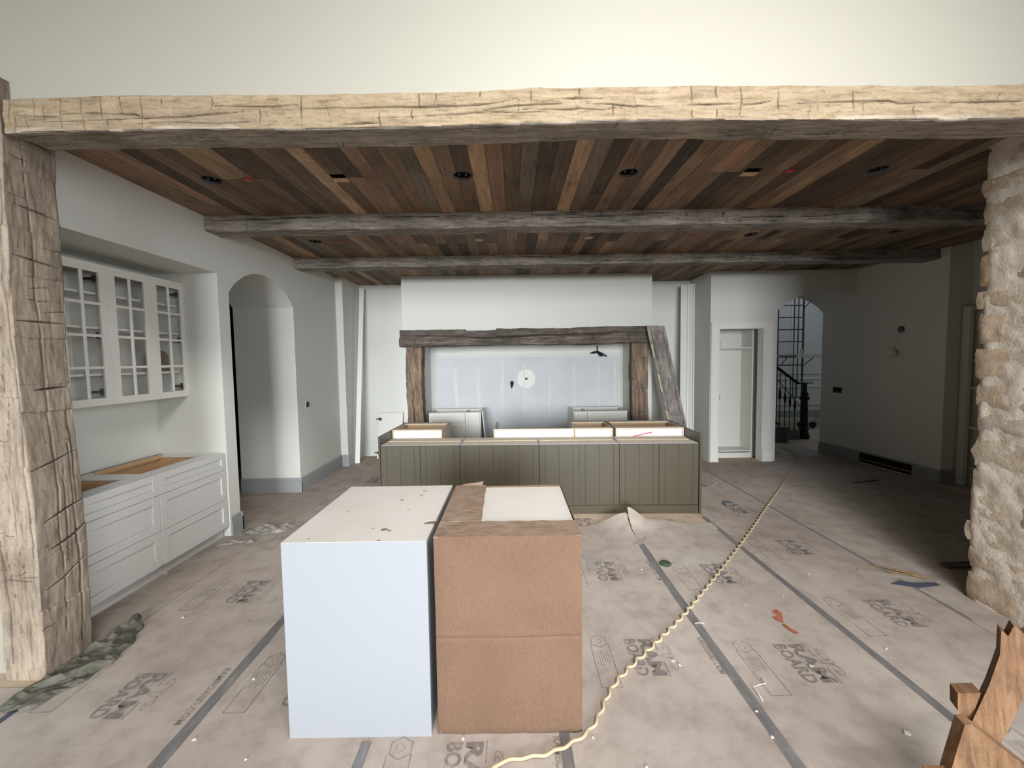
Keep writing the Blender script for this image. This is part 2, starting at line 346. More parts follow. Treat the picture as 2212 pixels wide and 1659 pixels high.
def timber(name, mat, L, wa, hb, xf, parent=None, nu=300, seg=(20, 20, 3, 3), seed=0, amp=0.006, step=0.004, cracks=(), nlong=6, ncross=10, edge=0.012, cellr=(0.07, 0.3), cdepth=0.012, cw=0.0035):
    """Hewn beam: u along its length, sides 0 (b=0), 1 (a=wa), 2 (b=hb), 3 (a=0). cracks: (side, [(u, c)...], half width, depth)."""
    rs = np.random.default_rng(seed)
    side, A, B, Nn, Cc = [], [], [], [], []
    for sd in range(4):
        n = seg[sd]
        for k in range(n):
            c = k / n
            a, b = [(c * wa, 0), (wa, c * hb), ((1 - c) * wa, hb), (0, (1 - c) * hb)][sd]
            nn = [(0, -1), (1, 0), (0, 1), (-1, 0)][sd]
            if k == 0: pn = [(0, -1), (1, 0), (0, 1), (-1, 0)][sd - 1]; nn = ((nn[0] + pn[0]) * 0.7, (nn[1] + pn[1]) * 0.7)
            cc = c if sd in (0, 1) else 1 - c
            side.append(sd); A.append(a); B.append(b); Nn.append(nn); Cc.append(cc)
    side, A, B, Nn, Cc = map(np.array, (side, A, B, Nn, Cc)); nt = len(A)
    us = np.linspace(0, L, nu); U = np.repeat(us, nt); a = np.tile(A, nu); b = np.tile(B, nu); sd = np.tile(side, nu); cc = np.tile(Cc, nu)
    nx = np.tile(Nn[:, 0], nu); ny = np.tile(Nn[:, 1], nu)
    d = amp * fbm(U * 1.7, a * 5, b * 5, seed, 2) + amp * 0.45 * fbm(U * 7, a * 22, b * 22, seed + 9, 3) + amp * 0.18 * vnoise(U * 14, a * 120, b * 120, seed + 20)
    for s_ in range(4):
        bd = [0]; 
        while bd[-1] < L: bd.append(bd[-1] + rs.uniform(*cellr))
        off = rs.uniform(-step, step, len(bd) + 2); m = sd == s_
        uu = U[m] + 0.018 * vnoise(cc[m] * 3, U[m] * 0, s_, seed + 31); i = np.searchsorted(bd, uu)
        lo = np.array([0] + bd)[i]; hi = np.array(bd + [L])[np.minimum(i, len(bd))]; fr = np.clip((uu - lo) / np.maximum(hi - lo, 1e-3), 0, 1)
        d[m] += off[i] + step * 1.2 * (fr - 0.5) * np.sign(off[i] + 1e-9)
    # corners get knocked off
    crn = (np.abs(nx) > 0.1) & (np.abs(ny) > 0.1); d[crn] -= edge * (0.55 + 0.45 * vnoise(U[crn] * 6, a[crn] * 9, b[crn] * 9, seed + 3))
    ck = list(cracks)
    for _ in range(nlong):
        s_ = int(rs.choice([k for k in range(4) if seg[k] > 5])); u = rs.uniform(0, L * 0.9); c = rs.uniform(0.15, 0.85); pts = [(u, c)]
        for _k in range(rs.integers(3, 9)): u += rs.uniform(0.06, 0.2); c = min(0.95, max(0.05, c + rs.normal(0, 0.035))); pts.append((u, c))
        ck.append((s_, pts, cw * rs.uniform(0.7, 1.3), cdepth * rs.uniform(0.6, 1.2)))
    for _ in range(ncross):
        s_ = int(rs.choice([k for k in range(4) if seg[k] > 5])); u = rs.uniform(0.02, L - 0.02); c0 = rs.uniform(-0.1, 0.7); c1 = min(1.1, c0 + rs.uniform(0.2, 0.7)); pts = []
        for q in np.linspace(c0, c1, 5): pts.append((u, q)); u += rs.normal(0, 0.006)
        ck.append((s_, pts, cw * rs.uniform(0.6, 1.0), cdepth * rs.uniform(0.4, 0.8)))
    crack = np.zeros_like(U)
    for s_, pts, hw, dep in ck:
        W = (wa, hb, wa, hb)[s_]; p = np.array(pts, float); pu, pc = p[:, 0], p[:, 1] * W
        m = np.where((sd == s_) & (U > pu.min() - 0.03) & (U < pu.max() + 0.03))[0]
        if len(m) == 0: continue
        best = np.full(len(m), 9.0); q = np.stack([U[m], cc[m] * W], 1); total = max(1, len(p) - 1); tt = np.zeros(len(m))
        for k in range(len(p) - 1):
            s0 = np.array([pu[k], pc[k]]); e = np.array([pu[k + 1], pc[k + 1]]) - s0; l2 = max(e @ e, 1e-9)
            t = np.clip(((q - s0) @ e) / l2, 0, 1); dd = np.linalg.norm(q - s0 - t[:, None] * e, axis=1)
            sel = dd < best; best[sel] = dd[sel]; tt[sel] = (k + t[sel]) / total
        taper = 0.35 + 0.65 * np.sin(np.pi * np.clip(tt, 0.06, 0.94)); g = np.exp(-(best / (hw * taper)) ** 2)
        d[m] -= dep * g * taper; crack[m] = np.maximum(crack[m], g * 0.9)
    a2 = a + nx * d; b2 = b + ny * d
    X = np.stack(xf(U, a2, b2), 1)
    mb = MB(); mb.v = X; fs = []
    idx = np.arange(nu * nt).reshape(nu, nt); r1 = np.roll(idx, -1, 1)
    q = np.stack([idx[:-1], r1[:-1], r1[1:], idx[1:]], -1).reshape(-1, 4)
    fs = [tuple(x) for x in q.tolist()] + [tuple(idx[0][::-1].tolist()), tuple(idx[-1].tolist())]
    mb.f = fs
    return mb.build(name, mat, parent, True, True, crack, np.clip((sd == 3) * 1.0 - .5 * (cc < .12) * (vnoise(U * 2, cc * 3, U * 0, seed + 5) > .1), 0, 1))

# ================================================================== STRUCTURE
ZC = 3.143
# floor slab
floor = struct(MB().box(-6.2, 10, -7.2, 12.0, -0.2, 0.0).build('floor', 'subfloor'), 'dusty subfloor under the taped protection board')
# ---- left wall of the kitchen with cabinet niche and arch passage
xl, xr = -2.88, -3.68


def arch_z(y, y0, y1, zs, rise):
    c = (y1 - y0) / 2; R = (c * c + rise * rise) / (2 * rise); m = (y0 + y1) / 2
    return zs + math.sqrt(max(R * R - (y - m) ** 2, 0)) - (R - rise)


def arch_block(mb, y0, y1, zs, rise, ztop, f, d0, d1, n=28, far=None):
    """solid block above an arched opening; f(y, depth, z); far: (y0, y1) of the opening at depth d1"""
    vs = []; fs = []; fy = far or (y0, y1)
    for i in range(n + 1):
        y = y0 + (y1 - y0) * i / n; z = arch_z(y, y0, y1, zs, rise); yb = fy[0] + (fy[1] - fy[0]) * i / n; zb = arch_z(yb, fy[0], fy[1], zs, rise)
        vs += [f(y, d0, z), f(yb, d1, zb), f(y, d0, ztop), f(yb, d1, ztop)]
    for i in range(n):
        a, b = 4 * i, 4 * i + 4
        fs += [(a, b, b + 1, a + 1), (a, a + 2, b + 2, b), (a + 1, b + 1, b + 3, a + 3), (a + 2, a + 3, b + 3, b + 2)]
    fs += [(0, 1, 3, 2), (4 * n, 4 * n + 2, 4 * n + 3, 4 * n + 1)]
    mb.add(vs, fs)


m = MB()
m.box(-3.7, xl, 2.262, 4.10, 2.645, 3.3)            # above the niche
m.box(-3.75, -3.55, 2.262, 4.10, 0, 2.645)          # niche back
m.box(-3.75, xl, 4.10, 4.257, 0, 3.3)               # strip between niche and arch
m.box(xr, xl, 5.50, 6.84, 0, 3.3)                   # beyond the arch
arch_block(m, 4.257, 5.50, 2.481, 0.297, 3.3, lambda y, d, z: (d, y, z), xr, xl)
m.box(xr, -2.765, 6.84, 7.7, 0, 3.3)                # projecting end at the back corner
struct(m.build('wall_left', 'wall'), 'pale painted wall with cabinet niche and arched opening')
# dark side room beyond the left arch
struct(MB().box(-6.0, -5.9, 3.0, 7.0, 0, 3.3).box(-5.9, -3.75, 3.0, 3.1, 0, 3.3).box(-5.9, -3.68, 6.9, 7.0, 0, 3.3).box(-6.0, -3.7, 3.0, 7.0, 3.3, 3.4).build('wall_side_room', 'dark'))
# ---- back wall, chimney-like alcove
m = MB(); m.box(-2.9, 3.4, 7.6, 7.8, 0, 3.3)
m.box(-1.80, 2.33, 6.86, 7.6, 2.20, 3.3)
m.box(-1.80, -1.495, 6.86, 7.6, 0, 2.20); m.box(2.05, 2.33, 6.86, 7.6, 0, 2.20)
wb = struct(m.build('wall_back', 'wall'), 'pale painted back wall with projecting range alcove')
dw = MB().box(-1.40, 2.00, 7.588, 7.6, 0.42, 1.83, 0.003).build('drywall_sheet', 'drywall', wb); dw['label'] = 'unpainted grey drywall at the back of the alcove'
for i, (px, z0, z1, wd, ln) in enumerate([(-1.03, .72, 1.62, .085, .05), (-0.62, .70, 1.68, .09, 0), (-.18, .72, 1.73, .075, -.02), (.23, .74, 1.7, .06, 0), (.70, .66, 1.55, .06, -.02), (1.15, .8, 1.7, .055, 0), (1.60, .85, 1.66, .06, 0), (1.9, .55, 1.7, .06, 0)]):
    mm = MB(); n = 10; vs = []
    for k in range(n + 1):
        z = z0 + (z1 - z0) * k / n; c = px + ln * (0.5 - k / n) + 0.004 * math.sin(k * 1.7 + i); h = wd / 2 * (0.9 + 0.1 * math.sin(k * 2.3 + i * 2)) * (0.7 if k in (0, n) else 1)
        vs += [(c - h, 7.5895, z), (c - h * .4, 7.5835, z), (c + h * .4, 7.5835, z), (c + h, 7.5895, z)]
    fs = [(4 * k + j, 4 * k + j + 1, 4 * k + 5 + j, 4 * k + 4 + j) for k in range(n) for j in range(3)]
    mm.add(vs, fs).build('joint_compound_strip', 'mud', wb)
mm = MB(); n = 24; vs = [(.266 + r * math.cos(2 * math.pi * k / n), y, 1.401 + r * 1.05 * math.sin(2 * math.pi * k / n)) for r, y in ((0.175, 7.5895), (0.15, 7.584), (0.02, 7.584)) for k in range(n)]
mm.add(vs, [(i * n + k, i * n + (k + 1) % n, (i + 1) * n + (k + 1) % n, (i + 1) * n + k) for i in range(2) for k in range(n)]).build('patch_disc', paint('white_joint_compound', (226, 226, 220), .8, .01), wb)['label'] = 'round white patch of joint compound'
MB().lathe([(0.02, 0), (0.022, -0.05), (0.014, -0.052)], (.266, 7.6, 1.401), 14, 'y').build('pipe_stub', 'wire', wb)['label'] = 'dark pipe stub'
for (a, b, c_, d_) in ((-1.42, 2.02, 1.80, 1.86), (-1.43, -1.37, .42, 1.798), (1.97, 2.02, .42, 1.798)):
    MB().box(a, b, 7.585, 7.5885, c_, d_, 0.001).build('taped_joint', 'mud', wb)
# ---- right part: wall return, front wall with closet door, arch passage
m = MB()
m.box(3.27, 3.41, 6.80, 7.8, 0, 3.3)
m.box(3.41, 4.16, 6.80, 6.95, 2.22, 3.3)
m.box(4.16, 4.37, 6.80, 6.95, 0, 3.3); m.box(4.20, 4.37, 6.95, 7.9, 0, 3.3); m.box(3.41, 4.2, 7.75, 7.9, 0, 3.3)
arch_block(m, 4.37, 5.95, 2.50, 0.30, 3.3, lambda x, d, z: (x, d, z), 6.80, 7.45, 28, (4.37, 5.605))
m.box(3.41, 4.2, 6.95, 7.8, 2.6, 3.3)
struct(m.build('wall_back_right', 'wall'), 'grey wall with white cased closet opening and arch')
m = MB()
P = [(5.60, 7.45), (5.745, 5.46), (6.05, 5.46), (6.05, 4.0), (6.05, 2.86), (6.4, 2.86), (6.4, 7.45)]
m.prism(P, 0, 3.3); struct(m.build('wall_right', 'wall'), 'dim grey wall with low vent opening')
struct(MB().box(3.30, 6.4, 2.55, 2.84, 0, 3.3).build('wall_behind_stone', 'wall'))
# great room shell round the camera
m = MB(); m.box(-6.2, -2.80, 2.262, 2.46, 0, 5.6); m.box(-2.80, 3.5, 2.262, 2.42, 3.10, 5.6); m.box(3.5, 6.5, 2.262, 2.42, 0, 5.6)
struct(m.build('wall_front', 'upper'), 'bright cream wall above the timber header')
struct(MB().box(-6.4, -6.2, -7.2, 2.3, 0, 5.6).build('wall_great_room_left', 'roomdim'))
struct(MB().box(3.45, 3.65, -7.2, 2.262, 0, .5).box(3.45, 3.65, -7.2, 2.262, 3.5, 5.6).box(3.45, 3.65, -7.2, -6.2, .5, 3.5).box(3.45, 3.65, 1.3, 2.262, .5, 3.5).build('wall_great_room_right', 'roomdim'))
struct(MB().box(-6.4, 3.65, -7.4, -7.2, 0, 0.5).box(-6.4, 3.65, -7.4, -7.2, 3.6, 5.6).box(-6.4, -4.6, -7.4, -7.2, .5, 3.6).box(2.0, 3.65, -7.4, -7.2, .5, 3.6).build('wall_windows', 'roomdim'))
struct(MB().box(-6.4, 3.65, -7.4, 2.42, 5.6, 5.7).build('ceiling_great_room', 'roomdim'))
# stair hall beyond the right arch
m = MB(); m.box(4.0, 11, 11.75, 11.9, 0, 5.6); m.box(10.9, 11, 7.4, 11.9, 0, 5.6); m.box(4.0, 4.1, 7.9, 11.9, 0, 5.6); m.box(6.4, 11, 7.3, 7.45, 0, 5.6); m.box(4.0, 6.4, 7.46, 7.6, 3.3, 5.6); m.box(4, 11, 7.3, 11.9, 5.6, 5.7)
wh = struct(m.build('wall_stair_hall', 'wall'), 'panelled wall of the stair hall beyond the arch')
for z in (1.25, 1.09, .87, .36): MB().box(4.1, 10.9, 11.725, 11.75, z - .018, z + .018, 0.008).build('panel_moulding', 'trimwhite', wh)
for x in (6.3, 7.6, 7.9, 9.2): MB().box(x - .018, x + .018, 11.728, 11.75, .36, .87, 0.008).build('panel_moulding', 'trimwhite', wh)
for x in (7.55, 7.95): MB().box(x - .018, x + .018, 11.728, 11.75, 1.25, 3.4, 0.008).build('panel_moulding', 'trimwhite', wh)
struct(MB().box(4.1, 10.9, 11.72, 11.75, 0, .19, 0.006).build('baseboard_stair_hall', 'trimgrey'))
# ---- ceiling: deck plus individual reclaimed boards
ceil = struct(MB().box(-3.0, 6.4, 2.42, 7.7, 3.32, 3.42).build('ceiling', 'dark'), 'reclaimed brown board ceiling')
PAL = [((92, 72, 58), 3), ((116, 90, 70), 4), ((104, 80, 64), 4), ((76, 62, 52), 3), ((128, 102, 78), 2), ((98, 88, 78), 2), ((124, 92, 72), 2), ((64, 52, 44), 2), ((140, 112, 84), 1), ((112, 96, 82), 2)]
bag = [c for c, k in PAL for _ in range(k)]
um = MB().box(0, 1, 0, 1, 0, 1); plank_mesh = None
HOLES = [('can', x, y) for x, y in ((-2.255, 3.21), (-.351, 3.199), (.902, 3.193), (2.789, 3.199), (-2.243, 4.836), (2.762, 4.812), (4.399, 4.785))] + [('box', -1.282, 3.2), ('box', 1.828, 3.199)]
pw = 0.1185; rp = random.Random(3); x = xl; k = 0
SPECIAL = {-.25: (150, 116, 84), .48: (154, 120, 86), -1.37: (170, 136, 106), 2.45: (140, 112, 78), 1.58: (150, 104, 76), -.62: (150, 116, 82), .6: (100, 84, 74), .72: (72, 58, 50), .35: (92, 74, 62)}
while x < 5.75:
    ys = [2.44]; y = 2.44 - rp.uniform(0, .4)
    for cut in (rp.choice((3.96, 4.1, 3.96, 4.3, 3.2)), rp.choice((5.0, 5.6, 4.6)), rp.choice((6.4, 7.0, 99))):
        if cut > ys[-1] + .45 and cut < 7.3: ys.append(cut)
    ys.append(7.6)
    sp = [c for cx, c in SPECIAL.items() if x <= cx < x + pw]
    for j in range(len(ys) - 1):
        c = sp[0] if sp and j == 0 else rp.choice(bag); v = rp.uniform(.9, 1.12)
        dz = rp.uniform(0, .003)
        hs = [h for h in HOLES if x - .09 < h[1] < x + pw + .09 and ys[j] - .12 < h[2] < ys[j + 1] + .12]
        b = (x + .0012, x + pw - .0012, ys[j] + .001, ys[j + 1] - .001, ZC + dz, ZC + dz + .016)
        if hs:
            pb = MB().box(*b).build('plank', 'plank')
            for h in hs:
                if h[0] == 'can': cu = MB().lathe([(.072, -.1), (.072, .1)], (h[1], h[2], ZC), 28).build('cutter', 'dark')
                else: cu = MB().box(h[1] - .055, h[1] + .055, h[2] - .055, h[2] + .055, ZC - .1, ZC + .1).build('cutter', 'dark')
                md = pb.modifiers.new('hole', 'BOOLEAN'); md.object = cu; md.operation = 'DIFFERENCE'; md.solver = 'EXACT'
                bpy.context.view_layer.update(); dg = bpy.context.evaluated_depsgraph_get(); nm = bpy.data.meshes.new_from_object(pb.evaluated_get(dg))
                pb.modifiers.clear(); pb.data = nm; bpy.data.objects.remove(cu)
            pb.parent = ceil
        else:
            if plank_mesh is None: pb = MB().box(0, 1, 0, 1, 0, 1).build('plank', 'plank'); plank_mesh = pb.data
            else: pb = bpy.data.objects.new('plank', plank_mesh); COL.objects.link(pb)
            pb.location = (b[0], b[2], b[4]); pb.scale = (b[1] - b[0], b[3] - b[2], b[5] - b[4]); pb.parent = ceil
        cl = lin(c); pb.color = tuple(min(1.5, (q * .60 + .40 * sum(cl[:3]) / 3) * v * 2.25 * (1.0, .97, .86)[qi]) for qi, q in enumerate(cl[:3])) + (1,)
    x += pw; k += 1
# ---- baseboards
def base(name, x0, y0, x1, y1, nx, ny, h=.2):
    """run along a wall from (x0, y0) to (x1, y1); (nx, ny) points into the room"""
    mb = MB(); pr = [(0, 0), (.02, 0), (.02, h * .74), (.014, h * .76), (.014, h * .8), (.017, h * .83), (.013, h * .93), (.006, h), (0, h)]
    vs = [(px + nx * d, py + ny * d, z) for px, py in ((x0, y0), (x1, y1)) for d, z in pr]; n = len(pr)
    mb.add(vs, [(i, (i + 1) % n, n + (i + 1) % n, n + i) for i in range(n)] + [tuple(range(n)), tuple(range(n, 2 * n))])
    return struct(mb.build(name, 'trimgrey'))
base('baseboard_arch_jamb', xr, 5.50, xl + .02, 5.50, 0, -1)
base('baseboard_left', xl, 5.482, xl, 6.84, 1, 0)
base('baseboard_left_step', xl + .02, 6.84, -2.745, 6.84, 0, -1)
base('baseboard_niche_end', xl, 4.10, xl, 4.275, 1, 0)
base('baseboard_arch_near', xl + .02, 4.257, xr, 4.257, 0, 1)
dxw, dyw = 5.745 - 5.60, 5.46 - 7.45
def dk(s, off=0.0):  # point on the dim right wall, s metres from its far end
    L = math.hypot(dxw, dyw); return (5.60 + dxw * s / L - off * (-dyw) / L, 7.45 + dyw * s / L - off * dxw / L)
nl = math.hypot(dxw, dyw); nn = (dyw / nl, -dxw / nl)
a, b = dk(0), dk(.80); base('baseboard_right_far', a[0], a[1], b[0], b[1], nn[0], nn[1], .19)
a, b = dk(1.66), dk(nl); base('baseboard_right_near', a[0], a[1], b[0], b[1], nn[0], nn[1], .19)
base('baseboard_right_return', 5.73, 5.46, 6.05, 5.46, 0, -1, .19)
# ---- closet door casing (white)
d = thing('door_1', 'white cased closet opening without a door', None, (3.78, 6.8, 0)); d['kind'] = 'structure'
def casing(mb, x0, x1, z0, z1):
    mb.box(x0, x1, 6.778, 6.80, z0, z1, .003); mb.box(x0, x0 + .03, 6.765, 6.7785, z0, z1 - .031, .004); mb.box(x1 - .022, x1, 6.770, 6.7785, z0, z1 - .11, .004)
m = MB(); casing(m, 3.275, 3.41, 0, 2.32); m.build('left_casing', 'trimwhite', d)
m = MB(); m.box(4.16, 4.295, 6.778, 6.8, .2, 2.32, .003); m.box(4.265, 4.295, 6.765, 6.7785, .2, 2.289, .004); m.box(4.16, 4.182, 6.77, 6.7785, .2, 2.21, .004); m.build('right_casing', 'trimwhite', d)
m = MB(); m.box(3.41, 4.16, 6.778, 6.8, 2.21, 2.32, .003); m.box(3.275, 4.295, 6.765, 6.7785, 2.29, 2.32, .004); m.build('head_casing', 'trimwhite', d)
MB().box(4.15, 4.31, 6.762, 6.80, 0, .2, .005).build('plinth_block', 'trimwhite', d)
MB().box(4.145, 4.16, 6.79, 6.96, 0, 2.22).box(3.41, 3.425, 6.79, 6.96, 0, 2.22).box(3.41, 4.16, 6.79, 6.96, 2.205, 2.22).build('jamb', 'trimwhite', d)
for z in (.2, 1.08, 1.96): MB().box(3.425, 3.440, 6.80, 6.83, z - .05, z + .05, .002).build('hinge_tape', 'orange', d)['label'] = 'orange tape on the jamb'
# shelf unit in the closet
t = thing('closet_shelf_unit', 'tall white open shelf unit inside the cased closet opening', 'shelf unit', (3.78, 7.25, 0))
MB().box(3.43, 3.45, 7.08, 7.42, 0, 2.30).build('side_panel', 'cabwhite', t); MB().box(4.115, 4.14, 7.06, 7.42, 0, 2.30, .002).build('side_panel', 'cabwhite', t)
MB().box(3.45, 4.115, 7.40, 7.42, 0, 2.28).build('back_panel', 'cabwhite', t)
for z in (1.90, .115, 2.26): MB().box(3.45, 4.115, 7.08, 7.40, z - .012, z + .012, .002).build('shelf', 'cabwhite', t)
MB().box(3.45, 4.115, 7.07, 7.09, .0, .09).build('toe_board', 'cabwhite', t); MB().box(3.45, 4.115, 7.385, 7.40, .127, .25, .002).build('back_rail', 'cabwhite', t)
# ---- built-in shelf at the dim right side
t = thing('dim_bookcase', 'tall painted bookcase in the dark corner behind the stone pillar', 'bookcase', (6.02, 5.2, 0))
MB().box(5.93, 5.99, 5.36, 5.45, 0, 2.36, .004).build('side_stile', 'cabgrey', t)
for z in (.25, .78, 1.30, 1.66, 2.33): MB().box(5.985, 6.045, 4.6, 5.43, z - .015, z + .015).build('shelf', 'cabgrey', t)
MB().box(5.99, 6.045, 4.55, 4.6, 0, 2.36).build('side_stile', 'cabgrey', t)
# ---- vent opening in the dim wall
t = thing('floor_vent_opening', 'long dark unfinished vent opening at the foot of the dim grey wall', 'vent', (dk(1.2)[0], dk(1.2)[1], 0))
def dkb(mb, s0, s1, o0, o1, z0, z1):
    c = []
    for s in (s0, s1):
        for o in (o0, o1):
            p = dk(s); q = (p[0] + nn[0] * o, p[1] + nn[1] * o)
            for z in (z0, z1): c.append((q[0], q[1], z))
    return mb.hexa(c)
dkb(MB(), .82, 1.64, .0, .004, .012, .165).build('duct', 'dark', t)
m = MB(); dkb(m, .80, .815, 0, .022, 0, .19); dkb(m, 1.645, 1.66, 0, .022, 0, .19); dkb(m, .80, 1.66, 0, .018, .165, .19); m.build('frame', 'trimgrey', t)
dkb(MB(), .84, 1.62, .004, .016, .05, .075).build('lath', 'stick', t)

# ---- big reclaimed timbers
CK = lambda *pts: [(.02 + (px - 1106) * .00239 + 2.58, c) for px, c in pts]
LG = [[(144, .5), (184, .53)], [(187, .53), (231, .52)], [(321, .32), (400, .37), (468, .45), (535, .52)], [(472, .68), (540, .67), (602, .655), (664, .72)], [(666, .6), (740, .58), (914, .58), (1041, .58), (1085, .63), (1125, .75)],
      [(1048, .42), (1118, .52), (1222, .55)], [(1208, .7), (1309, .66)], [(1275, .52), (1330, .48), (1376, .40), (1440, .38)], [(1480, .42), (1540, .44), (1604, .47)], [(1610, .42), (1650, .49), (1674, .55)], [(1731, .5), (1840, .53), (1925, .55), (1948, .47), (2049, .52)], [(2056, .5), (2212, .5)],
      [(84, .45), (105, .46), (140, .42)], [(740, .1), (800, .14), (829, .12)], [(232, .5), (300, .46), (318, .4)]]
CR = [(31, .95, .3), (41, .6, 0), (84, .95, .4), (105, .8, .25), (142, 1, .1), (187, 1, .48), (189, .48, 0), (230, 1, .35), (270, 1, .5), (316, .95, .05), (468, .95, .6), (569, .6, .2), (662, 1, .2), (829, .45, 0), (899, .5, .2), (914, 1, .55), (951, 1, .7), (1048, 1, .8), (1155, .95, .6), (1260, 1, .75), (1332, .5, .1), (1500, 1, .5), (1503, .3, 0), (1554, 1, .6), (1556, .3, 0), (1607, .95, .1), (1850, .9, .2), (1690, .8, .3), (1980, .4, .1), (240, .3, .1), (360, .9, .7)]
ck = [(3, CK(*p), .003, .016) for p in LG] + [(3, CK((px, c0), (px + random.uniform(-3, 3), (c0 + c1) / 2), (px + random.uniform(-3, 4), c1)), .0028, .012) for px, c0, c1 in CR]
def hx(U, a, b):
    x = -2.60 + U; t = (x + 2.6) / 5.2; sag = -.015 + .05 * t - .038 * t * t + .008 * np.sin(x * 2.1)
    return x, 2.2 + a, 2.965 + sag + b + .02 * (a / .23) * (1 - b / .172)
t = thing('timber_header', 'long pale hewn timber header beam spanning the wide opening', 'beam', (.3, 2.3, 2.97)); t['kind'] = 'thing'
timber('hewn_beam', 'header', 5.9, .232, .172, hx, t, 1500, (34, 4, 3, 44), 11, .006, .0025, ck, 12, 22, .010, (.06, .35), .010, .0024)
t = thing('timber_post', 'weathered grey hewn timber post at the end of the header', 'post', (-2.75, 2.33, 0)); t['kind'] = 'thing'
PK = [(1, [(2.9, .35), (2.6, .42), (2.2, .45), (1.9, .5), (1.5, .48), (1.1, .5), (.8, .45), (.5, .5), (.2, .45)], .003, .02), (1, [(1.3, .8), (.9, .78), (.5, .82), (.1, .78)], .004, .016), (0, [(2.2, .9), (1.7, .93), (1.2, .9), (.7, .92)], .0045, .018), (0, [(1.0, .2), (.85, .12), (.7, .2), (.4, .25), (.1, .2)], .006, .02),
      (1, [(2.0, .1), (2.0, .95)], .004, .014), (1, [(1.18, .05), (1.21, .5), (1.25, .95)], .004, .014), (1, [(.88, .2), (.92, .6), (.95, 1)], .005, .018), (1, [(.72, .3), (.75, .7), (.80, 1)], .006, .02), (1, [(.50, .15), (.53, .5), (.60, .9)], .004, .014), (1, [(1.62, .3), (1.63, .95)], .006, .018), (1, [(2.35, .1), (2.32, .9)], .004, .014), (1, [(2.62, .2), (2.6, .95)], .004, .014)]
def px_(U, a, b):
    return -2.852 + a + .012 * np.sin(U * 2.3) * (a > .1), 2.2 + b, U
timber('hewn_post', 'post', 3.25, .222, .262, px_, t, 760, (34, 50, 3, 6), 23, .0048, .005, PK, 9, 26, .010, (.1, .42), .012, .0026)
def beam(lbl, y0, y1, z0, seed, mat='beam'):
    t = thing('ceiling_beam', lbl, 'beam', (1.4, (y0 + y1) / 2, z0), group=None); t['kind'] = 'thing'
    f = lambda U, a, b: (-2.885 + U, y0 + a, z0 + b)
    timber('hewn_beam', mat, 8.62, y1 - y0, .16, f, t, 900, (18, 3, 3, 22), seed, .005, .003, (), 30, 60, .009, (.08, .4), .010, .0032)
beam('grey hewn ceiling beam crossing the board ceiling nearer the header', 3.965, 4.19, 3.004, 31)
beam('grey hewn ceiling beam crossing the board ceiling nearer the range alcove', 5.575, 5.80, 3.012, 37)
t = thing('mantel_beam', 'dark cracked timber mantel across the range alcove', 'beam', (.25, 6.8, 1.98)); t['kind'] = 'thing'
def mx_(U, a, b):
    top = np.where((U > 1.05) & (U < 1.55), -.022, 0) + np.where((U > 2.5) & (U < 2.78), -.012, 0)
    return -1.795 + U - .014 * (b < .13), 6.66 + a, 1.990 + b * (1 + top / .27 * (b > .14) * 1.0) + .006 * U / 4 - .004 * np.sin(U)
timber('hewn_beam', 'mantel', 4.08, .22, .268, mx_, t, 420, (14, 4, 8, 30), 41, .009, .004, [(3, [(.05, .66), (.6, .62), (.9, .58), (1.3, .48), (1.7, .5), (2.3, .58), (2.9, .6), (3.4, .66), (4.0, .62)], .011, .03)], 8, 22, .012, (.1, .4), .014, .0045)
for nm, x0, sd, lb in (('mantel_post', -1.725, 51, 'brown hewn post under the mantel beside the white leaning door panel'), ('mantel_post', 1.975, 57, 'brown notched post under the mantel beside the leaning old shutter')):
    t = thing(nm, lb, 'post', (x0 + .13, 6.86, 0)); t['kind'] = 'thing'
    f = lambda U, a, b, x0=x0: (x0 + a + .012 * np.sin(U * 3 + sd), 6.745 + b, U)
    timber('hewn_post', 'firepost', 1.995, .262, .21, f, t, 200, (22, 14, 3, 14), sd, .009, .005, (), 8, 14, .014, (.1, .35), .016, .005)
# ---- stone pillar
t = thing('stone_pillar', 'rough pale limestone pillar at the edge of the opening', 'pillar', (3.45, 2.5, 0)); t['kind'] = 'thing'
ny, nz = 44, 130; Y = np.linspace(1.9, 2.90, ny); Z = np.linspace(0, 3.3, nz); YY, ZZ = np.meshgrid(Y, Z)
d = .006 * fbm(YY * 9, ZZ * 9, 0 * YY, 5, 4) + .004 * fbm(YY * 30, ZZ * 30, 0 * YY, 8, 2)
edge = 2.872 + .022 * fbm(ZZ * 4, ZZ * 0, ZZ * 0 + 2, 3, 3); Yc = np.minimum(YY, edge); over = np.maximum(YY - edge, 0)
XX = 3.245 - d + over * 2.5 + .018 * np.maximum(0, 1 - (edge - Yc) / .04) ** 2
mb = MB(); mb.v = np.stack([XX.ravel(), Yc.ravel(), ZZ.ravel()], 1); ii = np.arange(ny * nz).reshape(nz, ny)
mb.f = [tuple(q) for q in np.stack([ii[:-1, :-1], ii[:-1, 1:], ii[1:, 1:], ii[1:, :-1]], -1).reshape(-1, 4).tolist()]
mo = mb.build('mortar', 'mortar', t, True); mo.color = (.97, .96, .95, 1)
MB().box(3.28, 3.50, 1.9, 2.80, 0, 3.3).build('core', 'mortar', t)
rs = random.Random(12); z = -.02
